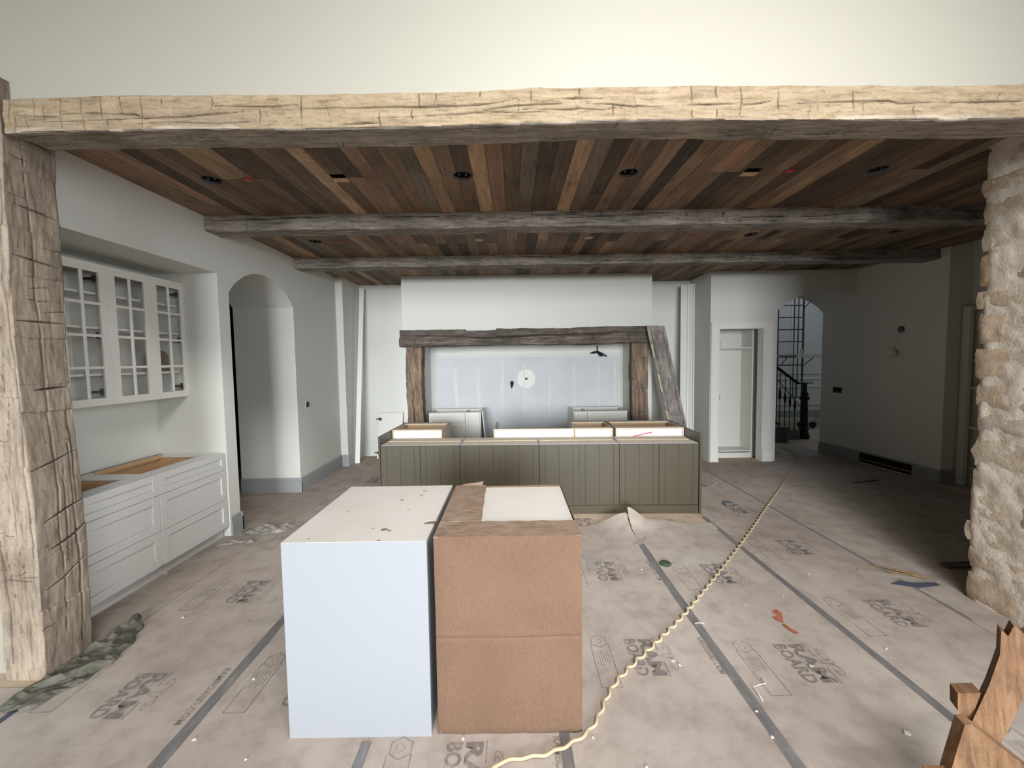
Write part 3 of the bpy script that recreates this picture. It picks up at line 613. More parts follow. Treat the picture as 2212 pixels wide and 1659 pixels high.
def stone_piece(yc, zc, wy, hz, dep, sd, col):
    n1, n2 = 9, 7; vs = []
    for j in range(n2):
        for i in range(n1):
            s = -1 + 2 * i / (n1 - 1); q = -1 + 2 * j / (n2 - 1)
            jx = float(vnoise(s * 1.6 + sd, q * 1.6, .5, sd)); jy = float(vnoise(s * 1.6, q * 1.6 + sd, 3.5, sd)); e = (1 - abs(s) ** 6) * (1 - abs(q) ** 6)
            y = yc + wy / 2 * (s * (1 - .07 * q * q) + .10 * jx); zz = zc + hz / 2 * (q * (1 - .08 * s * s) + .13 * jy)
            x = 3.252 - dep * max(e, 0) ** .4 - .006 * float(fbm(y * 18, zz * 18, sd, sd, 3)) * (e > .02)
            vs.append((x, min(y, 2.915), zz))
    fs = [(j * n1 + i, j * n1 + i + 1, (j + 1) * n1 + i + 1, (j + 1) * n1 + i) for j in range(n2 - 1) for i in range(n1 - 1)]
    o = MB().add(vs, fs).build('stone', 'stone', t, True); o.color = col
sd = 60
while z < 3.25:
    hh = rs.choice((.15, .18, .21, .24, .16)); y = 2.90 + rs.uniform(-.02, .02)
    while y > 1.95:
        wd = rs.uniform(.17, .50); g = rs.uniform(.022, .035)
        brown = rs.random(); col = (.70, .58, .47, 1) if brown < .14 else (.82, .75, .67, 1) if brown < .45 else (.88, .85, .80, 1) if brown < .85 else (.78, .78, .77, 1)
        stone_piece(y - wd / 2, z + hh / 2, wd - g, hh - g * .8, rs.uniform(.005, .012), sd, col); sd += 1; y -= wd
    z += hh

# ================================================================== CABINETS
def shaker(mb, f, w, h, t=.02, rail=.06, rec=.012, gap=.002):
    """flat-panel front: f(u, v, d) maps width, height and outward depth"""
    B = lambda u0, u1, v0, v1, d0, d1, b=.0015: mb.box(u0, u1, v0, v1, d0, d1, b, f)
    B(0, rail, 0, h, 0, t); B(w - rail, w, 0, h, 0, t); B(rail, w - rail, 0, rail, 0, t); B(rail, w - rail, h - rail, h, 0, t)
    B(rail - .004, w - rail + .004, rail - .004, h - rail + .004, 0, t - rec - .006, 0); B(rail + gap, w - rail - gap, rail + gap, h - rail - gap, 0, t - rec, .001)
    return mb


# ---- wall cabinet with glazed doors in the niche
cx, cb, ct = -3.25, 1.437, 2.547
t = thing('wall_cabinet', 'white wall cabinet with three glazed lattice doors in the left niche', 'cabinet', (-3.40, 3.55, cb))
m = MB()
m.box(-3.55, cx - .002, 4.135, 4.153, cb, ct, .001); m.box(-3.55, cx - .002, 2.945, 2.963, cb, ct, .001)
m.box(-3.55, cx - .002, 2.963, 4.135, cb, cb + .018); m.box(-3.55, cx - .002, 2.963, 4.135, ct - .018, ct)
m.box(-3.548, -3.54, 2.963, 4.135, cb + .018, ct - .018); m.box(-3.55, cx - .01, 3.334, 3.352, cb + .018, ct - .018)
m.build('carcass', 'cabwhite', t)
for z in (2.32, 2.05, 1.68): MB().box(-3.54, cx - .03, 2.963, 4.135, z - .009, z + .009, .001).build('shelf', 'cabwhite', t)
MB().box(cx - .02, cx - .002, 4.136, 4.165, cb, ct, .001).build('filler_strip', 'cabwhite', t)
rows = (1.736, 1.986, 2.236)
for i in range(3):
    y0 = 2.949 + .395 * i + .0015; y1 = y0 + .392; s = .064
    m = MB(); m.box(cx, cx + .02, y0, y0 + s, cb, ct, .0015); m.box(cx, cx + .02, y1 - s, y1, cb, ct, .0015)
    m.box(cx, cx + .02, y0 + s, y1 - s, cb, cb + .06, .0015); m.box(cx, cx + .02, y0 + s, y1 - s, ct - .068, ct, .0015)
    dr = m.build('door', 'cabwhite', t); ym = (y0 + y1) / 2
    MB().box(cx + .002, cx + .018, ym - .012, ym + .012, cb + .06, ct - .068, .003).build('muntin', 'cabwhite', dr)
    for z in rows: MB().box(cx + .003, cx + .017, y0 + s, y1 - s, z - .011, z + .011, .003).build('muntin', 'cabwhite', dr)
    for a, b in ((cb + .06, rows[0]), (rows[0], rows[1]), (rows[1], rows[2]), (rows[2], ct - .068)):
        for c, e in ((y0 + s, ym), (ym, y1 - s)): MB().box(cx + .0085, cx + .0115, c + .002, e - .002, a + .002, b - .002).build('glass_pane', 'glass', dr)
    hy = (y1 - s - .002) if i != 1 else y0 + s + .002; sg = -1 if i != 1 else 1
    for z in (cb + .105, 1.99, ct - .115):
        m = MB(); m.box(cx - .075, cx - .004, hy + sg * .002, hy + sg * .026, z - .009, z + .009, .002); m.box(cx - .012, cx, hy - .004, hy + sg * .022, z - .026, z + .026, .002); m.build('hinge', 'hinge', dr)
t = thing('cork_block', 'brown round-topped block standing in the glazed wall cabinet', 'block', (-3.42, 4.01, 1.69))
m = MB(); n = 14; pts = [(3.92, 1.69), (4.10, 1.69), (4.10, 1.80)] + [(4.01 + .09 * math.cos(math.pi * k / n), 1.80 + .09 * math.sin(math.pi * k / n)) for k in range(1, n)] + [(3.92, 1.80)]
m.prism(pts, -3.46, -3.40, lambda a, b, c: (c, a, b)); m.build('block', 'cardworn', t)
# ---- drawer base units in the niche
fx = -2.89
for i, lb in enumerate(('white three-drawer base unit nearer the timber post, open top', 'white three-drawer base unit at the far end of the niche, open top')):
    y0, y1 = (2.525, 3.303) if i == 0 else (3.309, 4.086)
    t = thing('drawer_cabinet', lb, 'cabinet', (-3.2, (y0 + y1) / 2, 0), group='drawer base units in the niche')
    m = MB(); m.box(-3.53, fx - .021, y0, y0 + .018, .09, .862); m.box(-3.53, fx - .021, y1 - .018, y1, .09, .862); m.box(-3.53, fx - .021, y0, y1, .09, .108); m.box(-3.53, -3.515, y0, y1, .09, .862)
    m.box(-3.05, fx - .021, y0 + .018, y1 - .018, .845, .862); m.box(-3.53, -3.44, y0 + .018, y1 - .018, .845, .862)
    m.box(-3.44, -3.05, y1 - .10, y1 - .018, .845, .862); m.build('carcass', 'cabgrey', t)
    MB().box(-3.50, -2.99, y0 + .02, y1 - .02, .55, .565).build('drawer_box', 'maple', t); MB().box(-3.46, -3.04, y1 - .118, y1 - .103, .565, .842).build('drawer_side', 'maple', t); MB().box(-3.475, -3.46, y0 + .03, y1 - .11, .565, .842).build('drawer_back', 'maple', t)
    MB().box(-3.02, -3.005, y0 + .02, y1 - .02, .56, .79).build('drawer_side', 'maple', t); MB().box(-3.44, -3.425, y0 + .02, y1 - .10, .845, .880).build('back_batten', 'maple', t)
    MB().box(-3.03, -2.95, y0, y1, 0, .09, .001).build('toe_kick', 'cabgrey', t)
    for z0, z1 in ((.106, .389), (.393, .687), (.691, .862)):
        f = lambda u, v, q, y0=y0, z0=z0: (fx - .02 + q, y0 + .0015 + u, z0 + v)
        shaker(MB(), f, y1 - y0 - .003, z1 - z0, .02, .062 if z1 < .8 else .052, .012).build('drawer_front', 'cabgrey', t)
# ---- island, front row of panelled units
IR = -0.0300; IX, IY = -1.53, 4.632
def isl(u, v): return (IX + u * math.cos(IR) - v * math.sin(IR), IY + u * math.sin(IR) + v * math.cos(IR), 0)
EDG = [.020, .928, 1.823, 2.723, 3.600]
ILB = ['olive green island unit at the end of the island nearer the niche', 'olive green island unit right behind the taped up carton', 'olive green island unit standing over the raised paper corner', 'olive green island unit at the end nearer the closet opening']
for i in range(4):
    w = EDG[i + 1] - EDG[i] - .004; p = isl(EDG[i] + .002, .005)
    t = thing('island_cabinet', ILB[i], 'cabinet', p, IR, 'panelled island units', local=True); ORG[t.name] = (0, 0, 0)
    m = MB(); m.box(0, .016, .021, .42, .09, .80); m.box(w - .016, w, .021, .42, .09, .80); m.box(.016, w - .016, .021, .42, .09, .105); m.box(.016, w - .016, .404, .42, .105, .785)
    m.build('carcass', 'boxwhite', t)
    MB().box(.016, w - .016, .021, .185, .785, .80, .001).build('front_rail', 'particle', t); MB().box(.016, w - .016, .235, .42, .785, .80, .001).build('back_rail', 'particle', t)
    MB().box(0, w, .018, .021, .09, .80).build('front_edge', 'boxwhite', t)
    MB().box(-.002, w + .002, 0, .02, 0, .096, .001).build('toe_board', 'green', t)
    dw_ = (w - .004) / 2
    for j in range(2):
        u0 = j * (dw_ + .004); dr = MB().box(u0, u0 + dw_, .006, .018, .101, .792).build('door', 'green', t)
        cuts = [0, .065, dw_ / 2, dw_ - .065, dw_]
        for a, b in zip(cuts, cuts[1:]): MB().box(u0 + a + .0006, u0 + b - .0006, 0, .007, .101, .792, .0016).build('board', 'green', dr)
# island end panels
for u, lb in ((0, 'olive green end panel on the niche side of the island'), (3.605, 'olive green end panel on the closet side of the island')):
    p = isl(u, -.004); t = thing('end_panel', lb, 'panel', p, IR, 'island end panels', local=True)
    MB().box(0, .018 if u == 0 else .026, 0, 1.09, 0, .901, .001).build('panel', 'green', t)
# island back row of unfinished boxes, backs to the camera
BR = [(.022, .640, True, 'white backed island box alone at the niche end of the back row'), (1.282, 2.272, False, 'wide white backed island box without a top back rail'), (2.277, 2.742, True, 'narrow white backed island box in the middle of the back row'), (2.778, 3.600, True, 'wide white backed island box at the closet end, red stick leaning')]
for a, b, rail, lb in BR:
    p = isl(a, .445); w = b - a
    t = thing('island_box', lb, 'cabinet', p, IR, 'white backed island boxes', local=True)
    e = .018; m = MB(); m.box(0, e, 0, .62, .1, .901); m.box(w - e, w, 0, .62, .1, .901); m.box(e, w - e, 0, .62, .1, .118); m.build('carcass', 'particle', t)
    MB().box(e, w - e, .010, .016, .118, .885).build('back_panel', 'melamine', t)
    MB().box(e, w - e, 0, .11 if rail else .02, .885, .901, .0008).build('top_rail', 'particle', t)
    MB().box(e, e + .002, .02, .61, .118, .88).build('side_lining', 'melamine' if not rail else 'maple', t); MB().box(w - e - .002, w - e, .02, .61, .118, .88).build('side_lining', 'melamine' if not rail else 'maple', t)
    if rail:
        MB().box(e, w - e, .50, .62, .885, .901, .0008).build('top_rail', 'particle', t)
        MB().box(e, w - e, .604, .62, .45, .885).build('front_board', 'maple', t)
    MB().box(0, w, .56, .58, 0, .1).box(0, w, .02, .04, 0, .1).build('toe_board', 'particle', t)
q = isl(2.98, .40); q2 = isl(3.22, .437)
tag(MB().tube([(q[0], q[1], .806), (q2[0], q2[1], .848)], .0045, 6).build('pencil', 'red'), 'thin red pencil leaning on the back of a white island box', 'pencil')
# ---- white base cabinet on the floor (near)
t = thing('boxed_cabinet', 'tall white cabinet box standing on the floor beside the carton', 'cabinet', (-.73, 2.24, 0))
X0, X1, Y0, Y1, ZT = -1.060, -.398, 1.823, 2.652, .937
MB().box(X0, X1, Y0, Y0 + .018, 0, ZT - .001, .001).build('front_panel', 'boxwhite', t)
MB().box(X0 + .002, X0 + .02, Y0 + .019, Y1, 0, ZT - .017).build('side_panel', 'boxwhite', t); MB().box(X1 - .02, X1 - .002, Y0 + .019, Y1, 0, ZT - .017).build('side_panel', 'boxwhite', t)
MB().box(X0 + .02, X1 - .02, Y1 - .018, Y1, 0, ZT - .017).build('back_panel', 'melamine', t)
m = MB(); ny_ = (2.02, 2.065)
m.prism([(X0 + .001, Y0 + .001), (X1 - .001, Y0 + .001), (X1 - .001, 2.018), (X1 - .045, 2.015), (X1 - .062, 2.030), (X1 - .045, 2.056), (X1 - .001, 2.066), (X1 - .001, Y1), (X0 + .001, Y1)], ZT - .016, ZT); m.build('top_panel', 'dusty', t)
MB().prism([(X1 - .0015, 2.018), (X1 - .0015, 2.066), (X1 - .046, 2.057), (X1 - .064, 2.030), (X1 - .046, 2.014)], ZT - .0155, ZT - .003).build('broken_notch', 'cardworn', t)['label'] = 'broken brown notch in the edge'
for x, y, r in ((-.63, 1.955, .016), (-.60, 1.94, .010), (-.69, 1.97, .006), (-.555, 2.54, .011), (-.56, 2.46, .009), (-.655, 2.38, .012), (-.95, 1.86, .006), (-.9, 2.2, .005), (-.62, 1.835, .007), (-.58, 2.22, .006)):
    n = 7; MB().prism([(x + r * 1.5 * math.cos(2 * math.pi * k / n) * random.uniform(.6, 1.1), y + r * math.sin(2 * math.pi * k / n) * random.uniform(.6, 1.1)) for k in range(n)], ZT - .002, ZT + .0007).build('scuff', 'cardworn', t)
# ---- carton: cabinet packed in cardboard
t = thing('carton', 'brown cardboard carton wrapped around a cabinet, torn open on top', 'box', (-.03, 2.2, 0))
X0, X1, Y0, Y1, ZT = -.368, .306, 1.826, 2.59, .953
def crd(mb, x0, x1, y0, y1, z0, z1): return mb.box(x0, x1, y0, y1, z0, z1, .0025)
n1 = 24; ZR = sorted([ZT * j / 40 for j in range(41) if abs(ZT * j / 40 - .475) > .02] + [.462, .469, .475, .481, .488]); n2 = len(ZR) - 1; vs = []
for j in range(n2 + 1):
    for i in range(n1 + 1):
        x = X0 + (X1 - X0) * i / n1; z = ZR[j]
        y = Y0 - .004 * math.sin(math.pi * i / n1) * math.sin(math.pi * j / n2) - .002 * float(vnoise(x * 5, z * 5, 1, 4)) + .005 * math.exp(-((z - .475) / .005) ** 2) - .002 * math.exp(-((z - .486) / .006) ** 2)
        if j == 0: y += .006
        if i in (0, n1): y += .006
        vs.append((x + (.006 if i == 0 and z < .06 else 0), y, z if j else (.004 + .004 * math.sin(i))))
fs = [(j * (n1 + 1) + i, j * (n1 + 1) + i + 1, (j + 1) * (n1 + 1) + i + 1, (j + 1) * (n1 + 1) + i) for j in range(n2) for i in range(n1)]
o = MB().add(vs, fs).build('front_wall', 'card', t, True, False); md = None
MB().box(X0 + .006, X1 - .006, Y0 + .006, Y0 + .01, .01, ZT - .004).build('front_backing', 'card', t)
crd(MB(), X0, X0 + .006, Y0 + .006, Y1, .003, ZT - .002).build('side_wall', 'card', t); crd(MB(), X1 - .006, X1, Y0 + .006, Y1, .003, ZT - .002).build('side_wall', 'card', t)
crd(MB(), X0 + .006, X1 - .006, Y1 - .006, Y1, .003, ZT - .004).build('back_wall', 'card', t)
MB().box(X0 + .008, X1 - .008, Y0 + .012, Y1 - .008, .01, ZT - .012, .002).build('cabinet', 'dusty', t)['label'] = 'dusty white cabinet inside the carton'
m = MB(); ns = 26
pts = [(X0, Y0 + .001), (X1, Y0 + .001)] + [(X1 - .002 - k * (X1 - X0 - .2) / 12, Y0 + .175 + .004 * math.sin(k * 1.9)) for k in range(13)]
pts += [(X0 + .2, Y0 + .18)] + [(X0, Y0 + .17)]
m.prism(pts, ZT - .006, ZT); m.build('top_flap', 'cardworn', t)
m = MB(); L_ = [(X0 + .002, Y0 + .172), (X0 + .205, Y0 + .182)] + [(X0 + .205 - .012 * (k / 6) + .003 * math.sin(k * 2.7), Y0 + .182 + (Y1 - Y0 - .18) * k / 6) for k in range(1, 7)] + [(X0 + .14, Y1 + .004), (X0 + .09, Y1 - .008), (X0 + .035, Y1 + .002), (X0 + .002, Y1 - .004)]
m.prism(L_, ZT - .004, ZT + .002); m.build('top_flap', 'cardworn', t)
m = MB(); m.add([(X0 + .03, Y1 - .01, ZT), (X0 + .17, Y1 - .01, ZT + .002), (X0 + .175, Y1 + .02, ZT + .020), (X0 + .12, Y1 + .015, ZT + .013), (X0 + .05, Y1 + .012, ZT + .006)], [(0, 1, 2, 3, 4)]); m.build('torn_edge', 'cardworn', t)
# ---- base cabinets at the range alcove
def shake_front(mb, x0, x1, z0, z1, y): return shaker(mb, lambda u, v, q: (x0 + u, y - q, z0 + v), x1 - x0, z1 - z0, .02, .045, .012, .005)
t = thing('range_cabinet', 'white base cabinet beside the brown post, narrow door at the gap side', 'cabinet', (-.97, 7.15, 0))
m = MB(); m.box(-1.40, -1.385, 6.875, 7.46, .09, .88); m.box(-.545, -.53, 6.875, 7.46, .09, .88); m.box(-1.385, -.545, 6.875, 7.46, .09, .105); m.box(-.80, -.785, 6.9, 7.4, .105, .87); m.box(-1.385, -.545, 6.875, 6.95, .865, .88); m.box(-1.385, -.545, 7.38, 7.46, .865, .88); m.box(-1.385, -.545, 7.445, 7.46, .105, .865)
m.build('carcass', 'cabwhite', t); MB().box(-1.4, -.53, 6.93, 6.945, 0, .09).build('toe_kick', 'cabwhite', t)
shake_front(MB(), -1.397, -.795, .712, .872, 6.875).build('drawer_front', 'cabwhite', t); shake_front(MB(), -1.397, -.795, .40, .706, 6.875).build('drawer_front', 'cabwhite', t); shake_front(MB(), -1.397, -.795, .10, .394, 6.875).build('drawer_front', 'cabwhite', t)
shake_front(MB(), -.789, -.548, .10, .872, 6.875).build('door', 'cabwhite', t)
t = thing('side_panel', 'grey loose panel standing tilted against the white range cabinet', 'panel', (-.50, 7.15, 0))
MB().hexa([(-.515, 6.86, .90), (-.515, 7.46, .90), (-.43, 6.86, 0), (-.43, 7.46, 0), (-.499, 6.86, .905), (-.499, 7.46, .905), (-.412, 6.86, 0), (-.412, 7.46, 0)]).build('panel', 'cabgrey', t)
t = thing('range_cabinet', 'white base cabinet beside the notched post, top drawer and small door', 'cabinet', (1.5, 7.15, 0))
m = MB(); m.box(1.025, 1.04, 6.855, 7.46, .0, .89); m.box(1.91, 1.925, 6.875, 7.46, .09, .88); m.box(1.04, 1.91, 6.875, 7.46, .09, .105); m.box(1.25, 1.265, 6.9, 7.4, .105, .87); m.box(1.04, 1.91, 7.36, 7.46, .865, .88); m.box(1.04, 1.91, 7.445, 7.46, .105, .865)
m.build('carcass', 'cabwhite', t); MB().box(1.04, 1.91, 6.875, 6.92, .862, .876).build('front_rail', 'particle', t); MB().box(1.04, 1.92, 6.93, 6.945, 0, .09).build('toe_kick', 'cabwhite', t)
shake_front(MB(), 1.045, 1.252, .10, .872, 6.875).build('door', 'cabwhite', t); shake_front(MB(), 1.258, 1.920, .70, .872, 6.875).build('drawer_front', 'cabwhite', t); shake_front(MB(), 1.258, 1.920, .10, .694, 6.875).build('drawer_front', 'cabwhite', t)
# ---- loose cabinet door leaning at the back wall
t = thing('loose_cabinet_door', 'loose white cabinet door with hinges leaning on the back wall', 'cabinet door', (-2.22, 7.45, 0))
ln = lambda u, v, q: (-2.47 + u + .02 * v, 7.40 + .16 * v / .82 - q, v)
MB().box(0, .44, 0, .815, 0, .02, .001, ln).build('panel', 'cabwhite', t)
for z in (.10, .70): MB().box(-.055, .0, z - .008, z + .008, -.002, .012, .001, ln).box(.0, .055, z - .024, z + .024, .018, .024, .002, ln).lathe([(.017, 0), (.017, .004)], ln(.03, z, .024), 14, 'y').build('hinge', 'hinge', t)
MB().box(.435, .45, .58, .63, .0, .018, .001, ln).build('hinge_plate', 'hinge', t)
# ---- old shutter leaning on the mantel
t = thing('old_shutter', 'weathered grey panelled shutter leaning against the end of the mantel', 'shutter', (2.5, 6.4, 0))
th = math.atan2(.43, 2.24); SW, SH = .285, 2.27
def sh(u, v, q):
    x = 2.555 + u * math.cos(th * .62) - v * math.sin(th) ; z = v * math.cos(th) + u * math.sin(th) * -.12
    return (x, 6.33 + .22 * v / SH - q, z + .03)
m = MB(); m.box(0, .05, 0, SH, 0, .03, .002, sh); m.box(SW - .04, SW, 0, SH, 0, .03, .002, sh)
for v0, v1 in ((0, .10), (.72, .84), (SH - .09, SH)): m.box(.05, SW - .04, v0, v1, 0, .03, .002, sh)
m.build('frame', 'shutter', t)
for v0, v1 in ((.10, .72), (.84, SH - .09)):
    MB().box(.045, SW - .035, v0 - .005, v1 + .005, .002, .012, 0, sh).build('panel', 'shutter', t)
    MB().box(.082, SW - .072, v0 + .035, v1 - .035, .010, .028, .008, sh).build('raised_field', 'shutter', t)
    m = MB(); m.box(.055, .064, v0 + .005, v1 - .005, .010, .034, .003, sh); m.box(SW - .054, SW - .045, v0 + .005, v1 - .005, .010, .034, .003, sh); m.box(.064, SW - .054, v0 + .005, v0 + .014, .010, .034, .003, sh); m.box(.064, SW - .054, v1 - .014, v1 - .005, .010, .034, .003, sh); m.build('panel_bead', 'shutter', t)
pp = paint('chipped_cream_paint', (200, 186, 150), .8, .1, 30)
for v0, v1 in ((1.75, 1.98), (.76, .92), (1.2, 1.5)): MB().prism([(.002, v0), (.03, v0 + .02), (.024, (v0 + v1) / 2), (.034, v1 - .03), (.004, v1)], .029, .0315, sh).build('paint_flake', pp, t)
# ---- leaning trim boards
def lean_trim(name, label, prof, p0, p1, side, mat='trimwhite'):
    """profile (a along side, q outward) swept from foot p0 to head p1"""
    a = Vector(p0); b = Vector(p1); S = Vector(side).normalized(); dd = (b - a).normalized(); Q = dd.cross(S).normalized()
    if Q.y > 0: Q = -Q
    t = thing(name, label, 'trim board', p0); t['kind'] = 'thing'
    vs = [tuple(o + S * u + Q * q) for o in (a, b) for u, q in prof]; n = len(prof)
    MB().add(vs, [(i, (i + 1) % n, n + (i + 1) % n, n + i) for i in range(n)] + [tuple(range(n)), tuple(range(n, 2 * n))]).build('moulding', mat, t); return t
lean_trim('leaning_trim_board', 'white square trim board leaning into the corner beside the niche wall', [(0, 0), (.06, 0), (.06, .012), (.075, .012), (.075, .06), (.0, .06)], (-2.735, 7.06, 0.002), (-2.70, 7.46, 3.05), (.97, .25, 0))
lean_trim('leaning_crown_moulding', 'cream crown moulding length leaning in the corner by the closet', [(0, .0), (.11, -.01), (.115, .025), (.13, .03), (.16, .07), (.172, .07), (.172, .1), (.205, .09), (.215, .06), (.14, -.012), (0, -.012)], (2.875, 7.02, .002), (2.985, 7.30, 3.02), (1, .12, 0))

# ================================================================== FLOOR PROTECTION
SX = [-2.545, -1.565, -.690, .222, 1.188, 2.080, 2.975, 3.86, 4.76, 5.60]
def gs(x, y, cx, cy, s): return np.exp(-(((x - cx) ** 2 + (y - cy) ** 2) / s ** 2))
SHEETS = []
def sheet(x0, x1, y0, yend, lift=None, nx=14, label=None):
    ny = max(8, int((7.4 if yend is None else 4.3 - y0) / .09)) if lift else 12
    vs = []
    for j in range(ny + 1):
        for i in range(nx + 1):
            x = x0 + (x1 - x0) * i / nx; e = yend(x); y = y0 + (e - y0) * j / ny; z = .003
            if lift: z += float(lift(x, y))
            vs.append((x, y, z))
    n = nx + 1; top = [(j * n + i, j * n + i + 1, (j + 1) * n + i + 1, (j + 1) * n + i) for j in range(ny) for i in range(nx)]
    o = MB().add(vs, top).build('floor_sheet', 'paper', floor, True, False)
    if label: o['label'] = label
    SHEETS.append((x0, o)); return o
for i in range(9):
    a, b = SX[i] + .0015, SX[i + 1] - .0015
    if i == 0: sheet(a, b, -1.5, lambda x: 7.3)
    elif i in (1, 2): sheet(a, b, -1.5, lambda x: 4.25)
    elif i == 3: sheet(a, b - .006, -1.5, lambda x: 4.26 - .02 * (x - .3) + .03 * math.sin(x * 7) - .02, lambda x, y: .155 * gs(x, y, 1.19, 4.36, .24) + .02 * gs(x, y, .6, 4.3, .12), 22, 'paper sheet with its far corner curled up by the island')
    elif i == 4: sheet(a + .006, b, -1.5, lambda x: 4.26 + .03 * math.sin(x * 9) * (x > 1.4) - .015 * (x - 1.2), lambda x, y: .26 * gs(x, y, 1.19, 4.36, .17) + .03 * gs(x, y, 1.55, 4.3, .2) + .012 * gs(x, y, 2.0, 4.25, .12), 26, 'paper sheet with its far corner curled up high by the island')
    else: sheet(a, b, -1.5 if i < 6 else 2.9, lambda x: 6.75 if x < 4.37 else 9.0)
sheet(-6.1, SX[0] - .002, -1.5, lambda x: 2.15); sheet(-3.05, SX[0] - .002, 2.47, lambda x: 6.85); sheet(SX[6] + .002, 3.235, -1.5, lambda x: 2.90); sheet(-3.7, -3.052, 4.25, lambda x: 5.5)
for i in (1, 2, 3, 4): sheet(SX[i] + .0015, SX[i + 1] - .0015, 5.75, lambda x: 6.7)
def psheet(x): return [o for x0, o in SHEETS if x0 <= x + .01][-1] if x < 2.0 else [o for x0, o in SHEETS[:9] if x0 <= x][-1]
def sheet_for(x):
    c = [o for x0, o in SHEETS[:9] if x0 <= x]; return c[-1] if c else SHEETS[0][1]
# seam tapes
def tape(x, y0, y1, w, label=None, mat='tape', z=.0042, wob=.006, obj='seam_tape'):
    n = max(6, int((y1 - y0) / .15)); vs = []; fs = []
    for k in range(n + 1):
        y = y0 + (y1 - y0) * k / n; c = x + wob * math.sin(y * 1.7 + x * 5) ; h = w / 2 * (1 + .06 * math.sin(y * 9 + x))
        vs += [(c - h, y, z), (c - h * .15, y, z + .0012), (c + h * .15, y, z + .0012), (c + h, y, z)]
    for k in range(n): fs += [(4 * k + j, 4 * k + j + 1, 4 * k + 5 + j, 4 * k + 4 + j) for j in range(3)]
    o = MB().add(vs, fs).build(obj, mat, floor, False, False)
    if label: o['label'] = label
    return o
tape(-1.585, -.5, 4.2, .062, 'grey seam tape'); tape(-.69, -.5, 1.8, .045); tape(.226, -.5, 1.9, .05); tape(1.194, -.5, 3.78, .06); tape(2.085, -.5, 4.42, .05)
tape(2.99, 2.6, 6.6, .018); tape(-.69, 2.7, 4.2, .045); tape(.22, 2.6, 4.1, .045); tape(-2.556, .9, 2.10, .035, 'strip of blue tape', 'blue')
# prints
def text2d(s, size, bold):
    cu = bpy.data.curves.new('print', 'FONT'); cu.body = s; cu.size = size; cu.offset = bold; cu.resolution_u = 2
    ob = bpy.data.objects.new('print', cu); COL.objects.link(ob); bpy.context.view_layer.update()
    me = bpy.data.meshes.new_from_object(ob.evaluated_get(bpy.context.evaluated_depsgraph_get()))
    v = [(q.co.x, q.co.y) for q in me.vertices]; f = [tuple(p.vertices) for p in me.polygons]
    bpy.data.objects.remove(ob); bpy.data.curves.remove(cu); bpy.data.meshes.remove(me)
    xs = [p[0] for p in v]; ys = [p[1] for p in v]; return v, f, min(xs), max(xs), min(ys), max(ys)
TXT = {}
def put(mb, s, a0, a1, b0, b1, bold=.0):
    """letters fitted to a0..a1 along the reading direction, b0..b1 across"""
    if (s, bold) not in TXT: TXT[s, bold] = text2d(s, 1.0, bold)
    v, f, x0, x1, y0, y1 = TXT[s, bold]
    mb.add([(a0 + (p[0] - x0) / (x1 - x0) * (a1 - a0), b0 + (p[1] - y0) / (y1 - y0) * (b1 - b0), 0) for p in v], f)
def line(mb, pts, w):
    for (ax, ay), (bx, by) in zip(pts, pts[1:]):
        dx, dy = bx - ax, by - ay; l = math.hypot(dx, dy) or 1; nx, ny = -dy / l * w / 2, dx / l * w / 2; ex, ey = dx / l * w / 3, dy / l * w / 3
        mb.add([(ax + nx - ex, ay + ny - ey, 0), (ax - nx - ex, ay - ny - ey, 0), (bx - nx + ex, by - ny + ey, 0), (bx + nx + ex, by + ny + ey, 0)], [(0, 1, 2, 3)])
def place(mb, x, y, name, parent, zf=.0052):
    """reading direction runs towards the camera side (-y); letter tops point to +x"""
    mb.v = [(x + q[1], y - q[0], zf if not callable(zf) else zf(x + q[1], y - q[0])) for q in mb.v]
    return mb.build(name, 'ink', parent, False, False)
def logo(x, y, parent, zf=.0052):
    m = MB(); put(m, 'BOARD', 0, .30, 0, .078, .028); put(m, 'RAM', .0, .30, .088, .172, .036)
    line(m, [(-.005, .185), (.10, .185)], .006); line(m, [(.20, .185), (.305, .185)], .006)
    for sg in (-1, 1):   # horned head drawn in outline between the bars
        sp = [(.15 + sg * (.012 + .055 - .055 * math.cos(a) * (1 - a / 9)), .235 + .030 * math.sin(a) * (1 - a / 9)) for a in np.linspace(0, 5.2, 16)]
        line(m, sp, .003); sp = [(.15 + sg * (.016 + .040 - .038 * math.cos(a) * (1 - a / 7)), .232 + .020 * math.sin(a) * (1 - a / 7)) for a in np.linspace(.2, 4.4, 12)]; line(m, sp, .0025)
        line(m, [(.15, .262), (.15 + sg * .014, .25), (.15 + sg * .018, .225), (.15 + sg * .009, .19), (.15, .178)], .003); line(m, [(.15 + sg * .006, .226), (.15 + sg * .013, .230)], .003); line(m, [(.15 + sg * .003, .196), (.15 + sg * .007, .2)], .003)
    place(m, x, y, 'printed_logo', parent, zf)
def label(x, y, parent, L=.33, zf=.0052):
    """long outlined label: hexagon at the far end, rows of tiny print (the square code is left out)"""
    m = MB(); hx = [(.055 * math.cos(math.pi * k / 3 + 0) - .03, .055 + .055 * math.sin(math.pi * k / 3)) for k in range(7)]; line(m, hx, .0045)
    line(m, [(.0, .108), (L, .108), (L + .004, .104), (L + .004, .004), (L, 0), (.0, 0)], .0048)
    for k in range(6): b = .018 + .014 * k; line(m, [(.06, b), (.06 + .12 * random.uniform(.7, 1), b)], .004)
    line(m, [(-.055, .05), (-.03, .075), (-.005, .05)], .0025); line(m, [(-.045, .035), (-.015, .035)], .0025)
    place(m, x, y, 'printed_label', parent, zf)
def website(x, y, parent, n=.37):
    m = MB(); put(m, 'RAMBOARD.COM', 0, n, -.002, .036, .022); place(m, x, y, 'printed_lettering', parent)
